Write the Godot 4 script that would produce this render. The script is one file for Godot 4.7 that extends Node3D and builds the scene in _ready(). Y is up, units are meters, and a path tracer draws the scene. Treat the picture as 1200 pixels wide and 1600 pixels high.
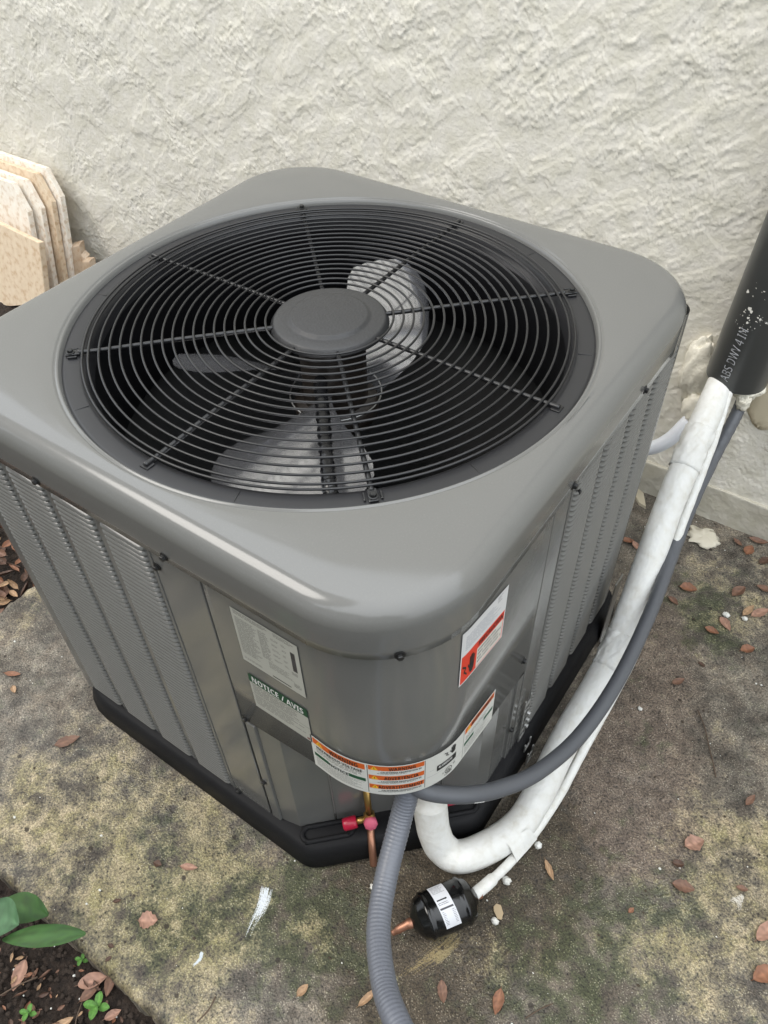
extends Node3D

const TOP := 0.7865        # top of the unit's cover
const HALF := 0.40         # half width of the cover
const BODY := 0.3845       # half width of the cabinet
const CORNER := 0.125      # radius of the cabinet's front corner
const SEAM := 0.107        # where the front corner cover begins on each face
const WALL_Z := -0.762
const SLAB_X0 := -0.7065
const SLAB_X1 := 1.30
const SLAB_Z1 := 0.7106
const SOIL_Y := -0.055
const CENTRE := Vector3(0.007, 0, 0.004)   # axis of the fan

var rng := RandomNumberGenerator.new()
var used := {}
var M := {}

# ------------------------------------------------------------------ helpers
func numbered(n: String) -> String:
	if not used.has(n):
		used[n] = 0
		return n
	used[n] += 1
	return "%s_%03d" % [n, used[n]]

func lin(r: float, g: float, b: float) -> Color:
	return Color(r, g, b).linear_to_srgb()

func rgb(r: float, g: float, b: float) -> Color:
	return Color(r / 255.0, g / 255.0, b / 255.0)

func mat(c: Color, rough := 0.6, metal := 0.0) -> StandardMaterial3D:
	var m := StandardMaterial3D.new()
	m.albedo_color = c
	m.roughness = rough
	m.metallic = metal
	return m

func begin(flat := false) -> SurfaceTool:
	var st := SurfaceTool.new()
	st.begin(Mesh.PRIMITIVE_TRIANGLES)
	st.set_smooth_group(-1 if flat else 0)
	return st

func obj(called: String, st: SurfaceTool, m: Material, parent: Node = null) -> MeshInstance3D:
	st.generate_normals()
	return put(called, st.commit(), m, parent)

func put(called: String, mesh: Mesh, m: Material, parent: Node = null) -> MeshInstance3D:
	var o := MeshInstance3D.new()
	o.mesh = mesh
	if m:
		o.material_override = m
	if parent == null:
		o.name = numbered(called)
		add_child(o, true)
	else:
		o.name = called
		parent.add_child(o, true)
	return o

func tag(o: Node, label: String, category: String, group := "") -> Node:
	o.set_meta("label", label)
	o.set_meta("category", category)
	if group != "":
		o.set_meta("group", group)
	return o

func thing(called: String, label: String, category: String, at := Vector3.ZERO, group := "") -> Node3D:
	var o := Node3D.new()
	o.name = numbered(called)
	add_child(o, true)
	o.position = at
	tag(o, label, category, group)
	return o

func tri(st: SurfaceTool, a: Vector3, b: Vector3, c: Vector3) -> void:
	st.add_vertex(a)
	st.add_vertex(b)
	st.add_vertex(c)

func quad(st: SurfaceTool, a: Vector3, b: Vector3, c: Vector3, d: Vector3) -> void:
	tri(st, a, b, c)
	tri(st, a, c, d)

# rows of points joined by quads; wrap closes each row
func skin(st: SurfaceTool, rows: Array, wrap := false, flip := false) -> void:
	for i in rows.size() - 1:
		var p: PackedVector3Array = rows[i]
		var q: PackedVector3Array = rows[i + 1]
		var n := p.size()
		for j in (n if wrap else n - 1):
			var k := (j + 1) % n
			if flip:
				quad(st, p[j], q[j], q[k], p[k])
			else:
				quad(st, p[j], p[k], q[k], q[j])

func fan(st: SurfaceTool, loop: PackedVector3Array, flip := false) -> void:
	var c := Vector3.ZERO
	for v in loop:
		c += v
	c /= loop.size()
	for j in loop.size():
		var k := (j + 1) % loop.size()
		if flip:
			tri(st, c, loop[k], loop[j])
		else:
			tri(st, c, loop[j], loop[k])

func smooth_path(pts: Array, per := 8) -> PackedVector3Array:
	var out := PackedVector3Array()
	for i in pts.size() - 1:
		var p0: Vector3 = pts[max(i - 1, 0)]
		var p1: Vector3 = pts[i]
		var p2: Vector3 = pts[i + 1]
		var p3: Vector3 = pts[min(i + 2, pts.size() - 1)]
		for k in per:
			out.append(p1.cubic_interpolate(p2, p0, p3, float(k) / per))
	out.append(pts[pts.size() - 1])
	return out

# tube along a path; radius(t, angle) gives the radius with t = distance along the path
func tube(st: SurfaceTool, path: PackedVector3Array, radius: Callable, sides := 16, caps := true) -> void:
	var rows := []
	var t0 := (path[1] - path[0]).normalized()
	var n := t0.cross(Vector3.UP)
	if n.length() < 0.1:
		n = t0.cross(Vector3.RIGHT)
	n = n.normalized()
	var dist := 0.0
	for i in path.size():
		var t := (path[min(i + 1, path.size() - 1)] - path[max(i - 1, 0)]).normalized()
		n = (n - t * n.dot(t)).normalized()
		var b := t.cross(n)
		if i > 0:
			dist += path[i].distance_to(path[i - 1])
		var row := PackedVector3Array()
		for j in sides:
			var a := TAU * j / sides
			var r: float = radius.call(dist, a)
			row.append(path[i] + (n * cos(a) + b * sin(a)) * r)
		rows.append(row)
	skin(st, rows, true)
	if caps:
		fan(st, rows[0], true)
		fan(st, rows[rows.size() - 1])

func rod(st: SurfaceTool, a: Vector3, b: Vector3, r: float, sides := 10) -> void:
	tube(st, PackedVector3Array([a, b]), func(_t, _a): return r, sides)

# surface of revolution about an axis through c; profile of (radius, height)
func lathe(st: SurfaceTool, profile: Array, seg := 48, c := Vector3.ZERO, basis := Basis.IDENTITY) -> void:
	var rows := []
	for p in profile:
		var row := PackedVector3Array()
		for j in seg:
			var a := TAU * j / seg
			row.append(c + basis * Vector3(p.x * cos(a), p.y, p.x * sin(a)))
		rows.append(row)
	skin(st, rows, true, true)

func ring(st: SurfaceTool, c: Vector3, big: float, small: float, seg := 96, sides := 7) -> void:
	var prof := []
	for k in sides + 1:
		var a := TAU * k / sides
		prof.append(Vector2(big + small * cos(a), small * sin(a)))
	lathe(st, prof, seg, c)

func axis_basis(dir: Vector3) -> Basis:
	var y := dir.normalized()
	var x := y.cross(Vector3(0.31, 0.2, 0.93)).normalized()
	return Basis(x, y, x.cross(y))

# box with chamfered edges
func box(st: SurfaceTool, c: Vector3, s: Vector3, bevel := 0.001, basis := Basis.IDENTITY) -> void:
	var h := s * 0.5
	var b: float = min(bevel, min(h.x, min(h.y, h.z)) * 0.9)
	var rows := []
	for lv in [[-h.y, b], [-h.y + b, 0.0], [h.y - b, 0.0], [h.y, b]]:
		var y: float = lv[0]
		var i: float = lv[1]
		var row := PackedVector3Array()
		for q in [[1, 1, 0], [1, 1, 1], [-1, 1, 1], [-1, 1, 0], [-1, -1, 0], [-1, -1, 1], [1, -1, 1], [1, -1, 0]]:
			var x: float = q[0] * (h.x - i - (b if q[2] == 1 else 0.0))
			var z: float = q[1] * (h.z - i - (b if q[2] == 0 else 0.0))
			row.append(c + basis * Vector3(x, y, z))
		rows.append(row)
	skin(st, rows, true)
	fan(st, rows[0], true)
	fan(st, rows[3])

# a flat polygon pushed out along the basis' y by t, edges chamfered
func plate(st: SurfaceTool, poly: PackedVector2Array, t: float, at: Vector3, basis: Basis, bevel := 0.001) -> void:
	var inner := PackedVector2Array()
	var c := Vector2.ZERO
	for p in poly:
		c += p
	c /= poly.size()
	for p in poly:
		inner.append(p + (c - p).normalized() * bevel)
	var rows := []
	for lv in [[0.0, inner], [bevel, poly], [t - bevel, poly], [t, inner]]:
		var row := PackedVector3Array()
		for p in lv[1]:
			row.append(at + basis * Vector3(p.x, lv[0], p.y))
		rows.append(row)
	skin(st, rows, true)
	var idx := Geometry2D.triangulate_polygon(inner)
	for k in range(0, idx.size(), 3):
		tri(st, rows[3][idx[k]], rows[3][idx[k + 1]], rows[3][idx[k + 2]])
		tri(st, rows[0][idx[k]], rows[0][idx[k + 2]], rows[0][idx[k + 1]])

func screw(parent: Node, at: Vector3, out: Vector3, r := 0.0045, m: Material = null) -> void:
	var st := begin(true)
	var b := axis_basis(out)
	lathe(st, [Vector2(0, 0), Vector2(r * 1.35, 0), Vector2(r * 1.35, 0.0008), Vector2(r * 0.95, 0.0012)], 14, at, b)
	lathe(st, [Vector2(r * 0.9, 0.001), Vector2(r * 0.9, r * 0.9), Vector2(r * 0.75, r * 1.1), Vector2(0, r * 1.12)], 6, at, b)
	obj("screw", st, m if m else M.screw, parent)

func noise(sd: int, f: float, oct := 4, type := FastNoiseLite.TYPE_SIMPLEX_SMOOTH) -> FastNoiseLite:
	var n := FastNoiseLite.new()
	n.seed = sd
	n.noise_type = type
	n.frequency = f
	n.fractal_octaves = oct
	if oct <= 1:
		n.fractal_type = FastNoiseLite.FRACTAL_NONE
	return n

func noise_bytes(n: FastNoiseLite, w: int, h: int) -> PackedByteArray:
	var im := n.get_image(w, h, false, false, false)
	im.convert(Image.FORMAT_L8)
	return im.get_data()

func noise_tex(sd: int, f: float, w := 512, as_normal := false, strength := 4.0, oct := 4) -> NoiseTexture2D:
	var t := NoiseTexture2D.new()
	t.width = w
	t.height = w
	t.seamless = true
	t.noise = noise(sd, f, oct)
	t.as_normal_map = as_normal
	t.bump_strength = strength
	return t

# regular height field on two axes, with uv, normals and indices made at once
func field(nx: int, ny: int, at: Callable, uv_of: Callable) -> ArrayMesh:
	var v := PackedVector3Array()
	var uv := PackedVector2Array()
	v.resize(nx * ny)
	uv.resize(nx * ny)
	for j in ny:
		for i in nx:
			var p: Vector3 = at.call(i, j)
			v[j * nx + i] = p
			uv[j * nx + i] = uv_of.call(p)
	var nm := PackedVector3Array()
	nm.resize(nx * ny)
	for j in ny:
		for i in nx:
			var a := v[j * nx + min(i + 1, nx - 1)] - v[j * nx + max(i - 1, 0)]
			var b := v[min(j + 1, ny - 1) * nx + i] - v[max(j - 1, 0) * nx + i]
			nm[j * nx + i] = b.cross(a).normalized()
	var ix := PackedInt32Array()
	ix.resize((nx - 1) * (ny - 1) * 6)
	var k := 0
	for j in ny - 1:
		for i in nx - 1:
			var a := j * nx + i
			ix[k] = a
			ix[k + 1] = a + 1
			ix[k + 2] = a + nx + 1
			ix[k + 3] = a
			ix[k + 4] = a + nx + 1
			ix[k + 5] = a + nx
			k += 6
	var arr := []
	arr.resize(Mesh.ARRAY_MAX)
	arr[Mesh.ARRAY_VERTEX] = v
	arr[Mesh.ARRAY_NORMAL] = nm
	arr[Mesh.ARRAY_TEX_UV] = uv
	arr[Mesh.ARRAY_INDEX] = ix
	var mesh := ArrayMesh.new()
	mesh.add_surface_from_arrays(Mesh.PRIMITIVE_TRIANGLES, arr)
	return mesh

# ------------------------------------------------------------------ materials
func materials() -> void:
	var paint := mat(lin(0.152, 0.151, 0.145), 0.14)
	paint.normal_enabled = true
	paint.normal_texture = noise_tex(5, 0.02, 512, true, 1.2, 3)
	paint.normal_scale = 0.06
	var dust := noise_tex(6, 0.11, 1024, false, 1.0, 5)
	var dg := Gradient.new()
	dg.offsets = PackedFloat32Array([0.0, 0.4, 0.74, 0.80, 1.0])
	dg.colors = PackedColorArray([Color(0.945, 0.945, 0.94), Color(0.965, 0.965, 0.962), Color(0.968, 0.968, 0.965), Color(1, 1, 0.99), Color(1, 1, 0.99)])
	dust.color_ramp = dg
	paint.albedo_texture = dust
	paint.uv1_triplanar = true
	paint.uv1_scale = Vector3(3, 3, 3)
	M.paint = paint
	M.side = paint
	M.slat = paint
	M.dark = mat(lin(0.05, 0.05, 0.05), 0.6)
	M.ring = mat(lin(0.019, 0.019, 0.021), 0.4)
	M.wire = mat(lin(0.013, 0.013, 0.014), 0.33)
	var hub := mat(lin(0.030, 0.030, 0.031), 0.5)
	hub.normal_enabled = true
	hub.normal_texture = noise_tex(8, 0.12, 256, true, 3.0, 2)
	hub.normal_scale = 0.25
	hub.uv1_triplanar = true
	hub.uv1_scale = Vector3(6, 6, 6)
	M.hub = hub
	M.orifice = mat(lin(0.006, 0.006, 0.007), 0.45)
	M.orifice.metallic_specular = 0.3
	M.motor = mat(lin(0.022, 0.017, 0.014), 0.45)
	M.blade = mat(lin(0.64, 0.64, 0.67), 0.13, 0.9)
	var pan := mat(lin(0.012, 0.012, 0.013), 0.55)
	pan.normal_enabled = true
	pan.normal_texture = noise_tex(9, 0.15, 256, true, 3.0, 2)
	pan.normal_scale = 0.2
	pan.uv1_triplanar = true
	pan.uv1_scale = Vector3(8, 8, 8)
	pan.metallic_specular = 0.25
	M.pan = pan
	M.screw = mat(lin(0.03, 0.03, 0.03), 0.35, 0.5)
	M.steel = mat(lin(0.42, 0.42, 0.41), 0.42, 0.9)
	M.brass = mat(lin(0.42, 0.27, 0.09), 0.36, 0.9)
	M.copper = mat(lin(0.38, 0.19, 0.125), 0.45, 0.85)
	M.red = mat(lin(0.36, 0.008, 0.035), 0.3)
	M.pink = mat(lin(0.55, 0.1, 0.17), 0.6)
	var wrap := mat(lin(0.72, 0.72, 0.70), 0.55)
	wrap.normal_enabled = true
	wrap.normal_texture = noise_tex(11, 0.03, 512, true, 5.0, 4)
	wrap.normal_scale = 0.5
	wrap.uv1_triplanar = true
	wrap.uv1_scale = Vector3(5, 5, 5)
	var wt := noise_tex(12, 0.016, 512, false, 1.0, 5)
	var wg := Gradient.new()
	wg.offsets = PackedFloat32Array([0.0, 0.3, 0.5, 1.0])
	wg.colors = PackedColorArray([Color(0.90, 0.885, 0.85), Color(0.955, 0.95, 0.935), Color(0.98, 0.98, 0.975), Color(1, 1, 1)])
	wt.color_ramp = wg
	wrap.albedo_texture = wt
	M.wrap = wrap
	M.pvc = mat(lin(0.70, 0.72, 0.76), 0.35)
	M.conduit_dark = mat(lin(0.088, 0.093, 0.104), 0.42)
	M.conduit_light = mat(lin(0.125, 0.133, 0.155), 0.38)
	M.loom = mat(lin(0.008, 0.008, 0.009), 0.22)
	M.canister = mat(lin(0.004, 0.004, 0.004), 0.16)
	M.label_white = mat(lin(0.68, 0.68, 0.66), 0.5)
	M.ink = mat(lin(0.012, 0.012, 0.012), 0.6)
	M.orange = mat(lin(0.62, 0.15, 0.02), 0.5)
	M.label_red = mat(lin(0.62, 0.06, 0.025), 0.5)
	M.green = mat(lin(0.012, 0.10, 0.05), 0.5)
	M.yellow = mat(lin(0.75, 0.5, 0.04), 0.5)
	var foam := mat(lin(0.77, 0.73, 0.62), 0.5)
	foam.normal_enabled = true
	foam.normal_texture = noise_tex(13, 0.03, 512, true, 8.0, 5)
	foam.normal_scale = 0.6
	foam.uv1_triplanar = true
	foam.uv1_scale = Vector3(9, 9, 9)
	M.foam = foam
	var vc := mat(Color.WHITE, 0.62)
	vc.vertex_color_use_as_albedo = true
	M.leaf = vc
	var gl := mat(Color.WHITE, 0.65)
	gl.vertex_color_use_as_albedo = true
	gl.backlight_enabled = true
	gl.backlight = Color(0.08, 0.12, 0.02)
	M.green_leaf = gl
	M.chip = mat(lin(0.66, 0.65, 0.6), 0.7)
	M.twig = mat(lin(0.09, 0.06, 0.04), 0.8)

# ------------------------------------------------------------------ the unit
# half extent of a rounded square in the direction a
func square_point(a: float, half: float, rc: float) -> Vector2:
	var d := Vector2(cos(a), sin(a))
	var k: float = half / max(absf(d.x), absf(d.y))
	var p := d * k
	var q := p.abs()
	if min(q.x, q.y) > half - rc:
		var c := Vector2(half - rc, half - rc)
		var e := d.abs()
		var b := e.dot(c)
		var s := b + sqrt(max(b * b - c.length_squared() + rc * rc, 0.0))
		p = d * s
	return p

func square_loop(half: float, rc: float, y: float, n := 256) -> PackedVector3Array:
	var out := PackedVector3Array()
	for j in n:
		var p := square_point(TAU * (j + 0.5) / n, half, rc)
		out.append(Vector3(p.x, y, p.y))
	return out

func circle_loop(r: float, y: float, n := 256) -> PackedVector3Array:
	var out := PackedVector3Array()
	for j in n:
		var a := TAU * (j + 0.5) / n
		out.append(CENTRE + Vector3(r * cos(a), y, r * sin(a)))
	return out

# the cabinet's skin as one length s: along the left face from the seam, round the front corner, back along the right face
func skirting(s: float, off := 0.0) -> Vector3:
	var straight := BODY - CORNER - SEAM
	var arc := CORNER * PI * 0.5
	if s < straight:
		return Vector3(SEAM + s, 0, BODY + off)
	if s < straight + arc:
		var a := (s - straight) / CORNER
		return Vector3(BODY - CORNER + sin(a) * (CORNER + off), 0, BODY - CORNER + cos(a) * (CORNER + off))
	return Vector3(BODY + off, 0, BODY - CORNER - (s - straight - arc))

func skirt_length() -> float:
	return (BODY - CORNER - SEAM) + CORNER * PI * 0.5 + (BODY - CORNER - 0.0565)

# lower edge of the corner cover
func cover_bottom(s: float) -> float:
	return minf(lerpf(0.376, 0.3895, s / 0.131), 0.4155 - 0.195 * s)

# a label on that skin; y0 of its lower edge follows tilt
func skin_patch(st: SurfaceTool, s0: float, s1: float, y0: Callable, h: float, off: float) -> void:
	var n: int = max(2, int((s1 - s0) / 0.008))
	for k in n:
		var a := lerpf(s0, s1, float(k) / n)
		var b := lerpf(s0, s1, float(k + 1) / n)
		var pa := skirting(a, off)
		var pb := skirting(b, off)
		var ya: float = y0.call(a)
		var yb: float = y0.call(b)
		var ua := float(k) / n
		var ub := float(k + 1) / n
		var p := [pa + Vector3.UP * ya, pb + Vector3.UP * yb, pb + Vector3.UP * (yb + h), pa + Vector3.UP * (ya + h)]
		var t := [Vector2(ua, 1), Vector2(ub, 1), Vector2(ub, 0), Vector2(ua, 0)]
		for i in [0, 2, 1, 0, 3, 2]:
			st.set_uv(t[i])
			st.add_vertex(p[i])

func text_arrays(text: String, bold := true) -> Array:
	var tm := TextMesh.new()
	var f := SystemFont.new()
	f.font_names = PackedStringArray(["Droid Sans"])
	f.font_weight = 700 if bold else 400
	tm.font = f
	tm.text = text
	tm.font_size = 48
	tm.pixel_size = 0.01
	tm.depth = 0.0
	tm.curve_step = 2.0
	return tm.get_mesh_arrays()

# lettering laid on a surface: place(u, v) maps the text's own box (u 0..1 across, v in the same unit upwards) to a point
func lettering(st: SurfaceTool, text: String, width: float, height: float, place: Callable, bold := true) -> void:
	var arr := text_arrays(text, bold)
	var v: PackedVector3Array = arr[Mesh.ARRAY_VERTEX]
	var ix = arr[Mesh.ARRAY_INDEX]
	if v.is_empty():
		return
	var lo := v[0]
	var hi := v[0]
	for p in v:
		lo = lo.min(p)
		hi = hi.max(p)
	var count: int = ix.size() if ix else v.size()
	for k in range(0, count, 3):
		var t := []
		for e in 3:
			var id: int = ix[k + e] if ix else k + e
			t.append(v[id])
		var nrm: Vector3 = (t[1] - t[0]).cross(t[2] - t[0])
		if absf(nrm.z) < 1e-9:
			continue
		for p in t:
			st.add_vertex(place.call((p.x - lo.x) / (hi.x - lo.x) * width, (p.y - lo.y) / (hi.y - lo.y) * height))

func word_rows(im: Image, r: Rect2i, lh: int, ink: Color, fill := 0.9, thick := 0.45) -> void:
	var y := r.position.y
	while y + lh <= r.end.y:
		var x := r.position.x
		var stop := r.position.x + int(r.size.x * rng.randf_range(fill * 0.7, fill))
		while x < stop:
			var w := rng.randi_range(lh, lh * 4)
			w = min(w, stop - x)
			if w < 2:
				break
			# letters: short upright strokes
			var lx := x
			while lx < x + w:
				var lw: int = max(1, int(lh * 0.25))
				im.fill_rect(Rect2i(lx, y + rng.randi_range(0, 1), lw, max(1, int(lh * thick))), ink)
				lx += lw + max(1, int(lh * 0.16))
			x += w + max(2, int(lh * 0.5))
		y += lh

func image_mat(im: Image, rough := 0.5) -> StandardMaterial3D:
	var m := mat(Color.WHITE, rough)
	im.generate_mipmaps()
	m.albedo_texture = ImageTexture.create_from_image(im)
	return m

func triangle_mark(im: Image, x: int, y: int, h: int) -> void:
	for k in h:
		var w := int(k * 0.62)
		im.fill_rect(Rect2i(x + int(h * 0.6) - w, y + k, w * 2 + 1, 1), Color(0.9, 0.68, 0.1))
	im.fill_rect(Rect2i(x + int(h * 0.55), y + int(h * 0.35), max(1, h / 9), int(h * 0.35)), Color(0.05, 0.05, 0.05))
	im.fill_rect(Rect2i(x + int(h * 0.55), y + int(h * 0.78), max(1, h / 9), max(1, h / 9)), Color(0.05, 0.05, 0.05))

# open hand made of five fingers, u across and v up in units of its height
func hand_mark(st: SurfaceTool, place: Callable) -> void:
	var bars := [[0.30, 0.45, 0.28, 0.93, 0.05], [0.42, 0.5, 0.42, 1.0, 0.05], [0.54, 0.5, 0.56, 0.97, 0.05], [0.66, 0.45, 0.70, 0.85, 0.045], [0.28, 0.3, 0.08, 0.58, 0.05]]
	for b in bars:
		var p := Vector2(b[0], b[1])
		var q := Vector2(b[2], b[3])
		var n: Vector2 = (q - p).normalized().orthogonal() * b[4]
		var t: Vector2 = (q - p).normalized() * b[4]
		quad(st, place.call(p.x + n.x, p.y + n.y), place.call(q.x + n.x - t.x, q.y + n.y - t.y), place.call(q.x - n.x - t.x, q.y - n.y - t.y), place.call(p.x - n.x, p.y - n.y))
		tri(st, place.call(q.x + n.x - t.x, q.y + n.y - t.y), place.call(q.x, q.y), place.call(q.x - n.x - t.x, q.y - n.y - t.y))
	var palm := [Vector2(0.25, 0.5), Vector2(0.71, 0.5), Vector2(0.70, 0.22), Vector2(0.6, 0.0), Vector2(0.36, 0.0), Vector2(0.22, 0.25)]
	for k in range(1, 5):
		tri(st, place.call(palm[0].x, palm[0].y), place.call(palm[k].x, palm[k].y), place.call(palm[k + 1].x, palm[k + 1].y))
	var bolt := [Vector2(-0.45, 0.72), Vector2(-0.12, 0.55), Vector2(-0.28, 0.38), Vector2(0.0, 0.15)]
	for k in 3:
		var n2: Vector2 = (bolt[k + 1] - bolt[k]).normalized().orthogonal() * 0.045
		quad(st, place.call(bolt[k].x + n2.x, bolt[k].y + n2.y), place.call(bolt[k + 1].x + n2.x, bolt[k + 1].y + n2.y), place.call(bolt[k + 1].x - n2.x, bolt[k + 1].y - n2.y), place.call(bolt[k].x - n2.x, bolt[k].y - n2.y))

func labels(unit: Node3D) -> void:
	var black := Color(0.1, 0.1, 0.1)
	var paper := Color(0.80, 0.80, 0.78)
	# data plate
	var im := Image.create(512, 576, false, Image.FORMAT_RGB8)
	im.fill(Color(0.66, 0.66, 0.63))
	word_rows(im, Rect2i(20, 14, 300, 50), 14, black, 0.95)
	word_rows(im, Rect2i(330, 14, 160, 50), 14, black, 0.95)
	word_rows(im, Rect2i(20, 80, 170, 400), 12, Color(0.25, 0.25, 0.25), 1.0)
	word_rows(im, Rect2i(200, 80, 80, 300), 12, Color(0.25, 0.25, 0.25), 1.0)
	for k in 5:
		word_rows(im, Rect2i(300, 90 + k * 56, 60, 26), 13, black, 1.0)
		word_rows(im, Rect2i(380, 90 + k * 56, 50, 26), 13, black, 0.7)
	word_rows(im, Rect2i(240, 390, 200, 90), 13, black, 1.0)
	im.fill_rect(Rect2i(446, 110, 34, 210), Color(0.3, 0.29, 0.3))
	for k in 34:
		im.fill_rect(Rect2i(446, 112 + k * 6, 34, rng.randi_range(1, 4)), Color(0.08, 0.08, 0.08))
	word_rows(im, Rect2i(430, 340, 60, 40), 12, black, 1.0)
	word_rows(im, Rect2i(430, 470, 60, 50), 12, black, 1.0)
	word_rows(im, Rect2i(20, 520, 220, 40), 14, black, 0.8)
	im.fill_rect(Rect2i(250, 545, 150, 12), Color(0.12, 0.12, 0.12))
	var st := begin()
	skin_patch(st, 0.040, 0.137, func(_s): return 0.563, 0.106, 0.0012)
	var plate_label := obj("data_label", st, image_mat(im), unit)
	plate_label.set_meta("label", "large white data plate sticker covered in small print")
	# notice sticker
	im = Image.create(512, 416, false, Image.FORMAT_RGB8)
	im.fill(Color(0.66, 0.66, 0.63))
	im.fill_rect(Rect2i(0, 0, 512, 98), Color(0.06, 0.27, 0.17))
	word_rows(im, Rect2i(20, 112, 470, 120), 20, Color(0.25, 0.25, 0.25), 0.95)
	im.fill_rect(Rect2i(0, 238, 512, 4), Color(0.4, 0.4, 0.38))
	word_rows(im, Rect2i(20, 252, 470, 130), 20, Color(0.25, 0.25, 0.25), 0.95)
	im.fill_rect(Rect2i(470, 380, 26, 20), Color(0.45, 0.2, 0.2))
	st = begin()
	skin_patch(st, 0.040, 0.134, func(_s): return 0.453, 0.08, 0.0012)
	var nl := obj("notice_label", st, image_mat(im), unit)
	nl.set_meta("label", "white sticker headed NOTICE/AVIS on a green band")
	st = begin(true)
	lettering(st, "NOTICE / AVIS", 0.082, 0.0125, func(u, v): return skirting(0.046 + u, 0.0016) + Vector3.UP * (0.5175 + v))
	obj("lettering", st, M.label_white, nl)
	# band of warnings round the front corner
	var s0 := 0.132
	var s1 := 0.4425
	var h := 0.082
	var yb := func(s): return cover_bottom(s) + 0.0015
	im = Image.create(1536, 320, false, Image.FORMAT_RGB8)
	im.fill(paper)
	var orange := Color(0.80, 0.36, 0.10)
	var green := Color(0.08, 0.30, 0.2)
	var cut := [0, 388, 756, 1112, 1536]
	for k in [1, 2, 3]:
		im.fill_rect(Rect2i(cut[k] - 2, 12, 4, 296), Color(0.1, 0.1, 0.1))
	for b in [0, 3]:
		var x0: int = cut[b] + 14
		var w: int = cut[b + 1] - cut[b] - 28
		im.fill_rect(Rect2i(x0, 14, w, 56), orange)
		triangle_mark(im, x0 + 22, 18, 48)
		word_rows(im, Rect2i(x0 + 20, 112, w - 40, 48), 14, Color(0.2, 0.2, 0.2), 1.0, 0.55)
		im.fill_rect(Rect2i(x0, 164, w, 34), green)
		im.fill_rect(Rect2i(x0 + w / 2 - 70, 160, 140, 42), Color(0.75, 0.76, 0.74))
		word_rows(im, Rect2i(x0 + 10, 208, w - 20, 96), 9, Color(0.35, 0.35, 0.35), 1.0, 0.5)
	for k in 3:
		var y := 10 + k * 100
		im.fill_rect(Rect2i(cut[1] + 6, y, 356, 46), orange)
		triangle_mark(im, cut[1] + 18, y + 3, 40)
		word_rows(im, Rect2i(cut[1] + 60, y + 74, 270, 20), 11, Color(0.25, 0.25, 0.25), 0.95, 0.55)
	word_rows(im, Rect2i(790, 150, 50, 12), 10, Color(0.6, 0.6, 0.6), 0.9)
	im.fill_rect(Rect2i(770, 210, 330, 3), Color(0.62, 0.62, 0.62))
	st = begin()
	skin_patch(st, s0, s1, yb, h, 0.0012)
	var wl := obj("warning_label", st, image_mat(im), unit)
	wl.set_meta("label", "long white and orange warning sticker wrapped round the front corner")
	var at := func(px: float, py: float) -> Vector3:   # pixel of that print to a point
		var s: float = s0 + (s1 - s0) * px / 1536.0
		return skirting(s, 0.0016) + Vector3.UP * (yb.call(s) + h * (1.0 - py / 320.0))
	st = begin(true)
	for e in [["WARNING", 140, 62, 190, 40], ["HAZARDOUS VOLTAGE", 40, 104, 315, 26], ["NOTICE", 127, 196, 134, 28],
			["WARNING", 520, 50, 170, 32], ["ADVERTENCIA", 490, 150, 220, 32], ["ADVERTISSEMENT", 450, 250, 290, 32],
			["CALIFORNIA PROPOSITION 65", 470, 78, 260, 15], ["CALIFORNIA PROPOSITION 65", 470, 178, 260, 15], ["CALIFORNIA PROPOSITION 65", 470, 278, 260, 15],
			["ADVERTISSEMENT", 1205, 60, 290, 36], ["LISTED", 915, 296, 70, 14], ["C", 895, 262, 12, 16], ["US", 995, 240, 22, 16], ["UL", 931, 268, 36, 28]]:
		var px: float = e[1]
		var py: float = e[2]
		lettering(st, e[0], e[3], e[4], func(u, v): return at.call(px + u, py - v))
	hand_mark(st, func(u, v): return at.call(945 + u * 90, 100 - v * 78))
	for k in 24:
		var a0 := TAU * k / 24
		var a1 := TAU * (k + 1) / 24
		quad(st, at.call(949 + 34 * cos(a0), 252 + 30 * sin(a0)), at.call(949 + 34 * cos(a1), 252 + 30 * sin(a1)), at.call(949 + 29 * cos(a1), 252 + 25 * sin(a1)), at.call(949 + 29 * cos(a0), 252 + 25 * sin(a0)))
	for k in 8:
		quad(st, at.call(845 + k * 22, 128), at.call(867 + k * 22, 128), at.call(867 + k * 22, 186), at.call(845 + k * 22, 186))
	obj("print", st, M.ink, wl)
	st = begin(true)
	var at2 := func(px: float, py: float) -> Vector3:
		return at.call(px, py) + (at.call(px, py) * Vector3(1, 0, 1)).normalized() * 0.0004
	lettering(st, "ALUMINUM", 120, 24, func(u, v): return at2.call(857 + u, 158 - v))
	obj("lettering", st, M.label_white, wl)
	# red sticker high on the right face
	var ry := func(s): return 0.566 - 0.21 * (s - 0.332)
	var r0 := 0.332
	var r1 := 0.4365
	im = Image.create(512, 512, false, Image.FORMAT_RGB8)
	im.fill(Color(0.82, 0.82, 0.82))
	word_rows(im, Rect2i(40, 60, 430, 150), 17, Color(0.5, 0.52, 0.58), 0.95)
	word_rows(im, Rect2i(390, 20, 60, 60), 15, Color(0.2, 0.2, 0.2), 1.0)
	im.fill_rect(Rect2i(10, 226, 492, 276), Color(0.84, 0.22, 0.12))
	im.fill_rect(Rect2i(182, 306, 312, 188), Color(0.82, 0.81, 0.78))
	word_rows(im, Rect2i(196, 326, 290, 160), 38, Color(0.12, 0.12, 0.12), 1.0, 0.5)
	st = begin()
	skin_patch(st, r0, r1, ry, 0.106, 0.0012)
	var rl := obj("danger_label", st, image_mat(im), unit)
	rl.set_meta("label", "white and red sticker with a black hand, high on the right face")
	st = begin(true)
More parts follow.
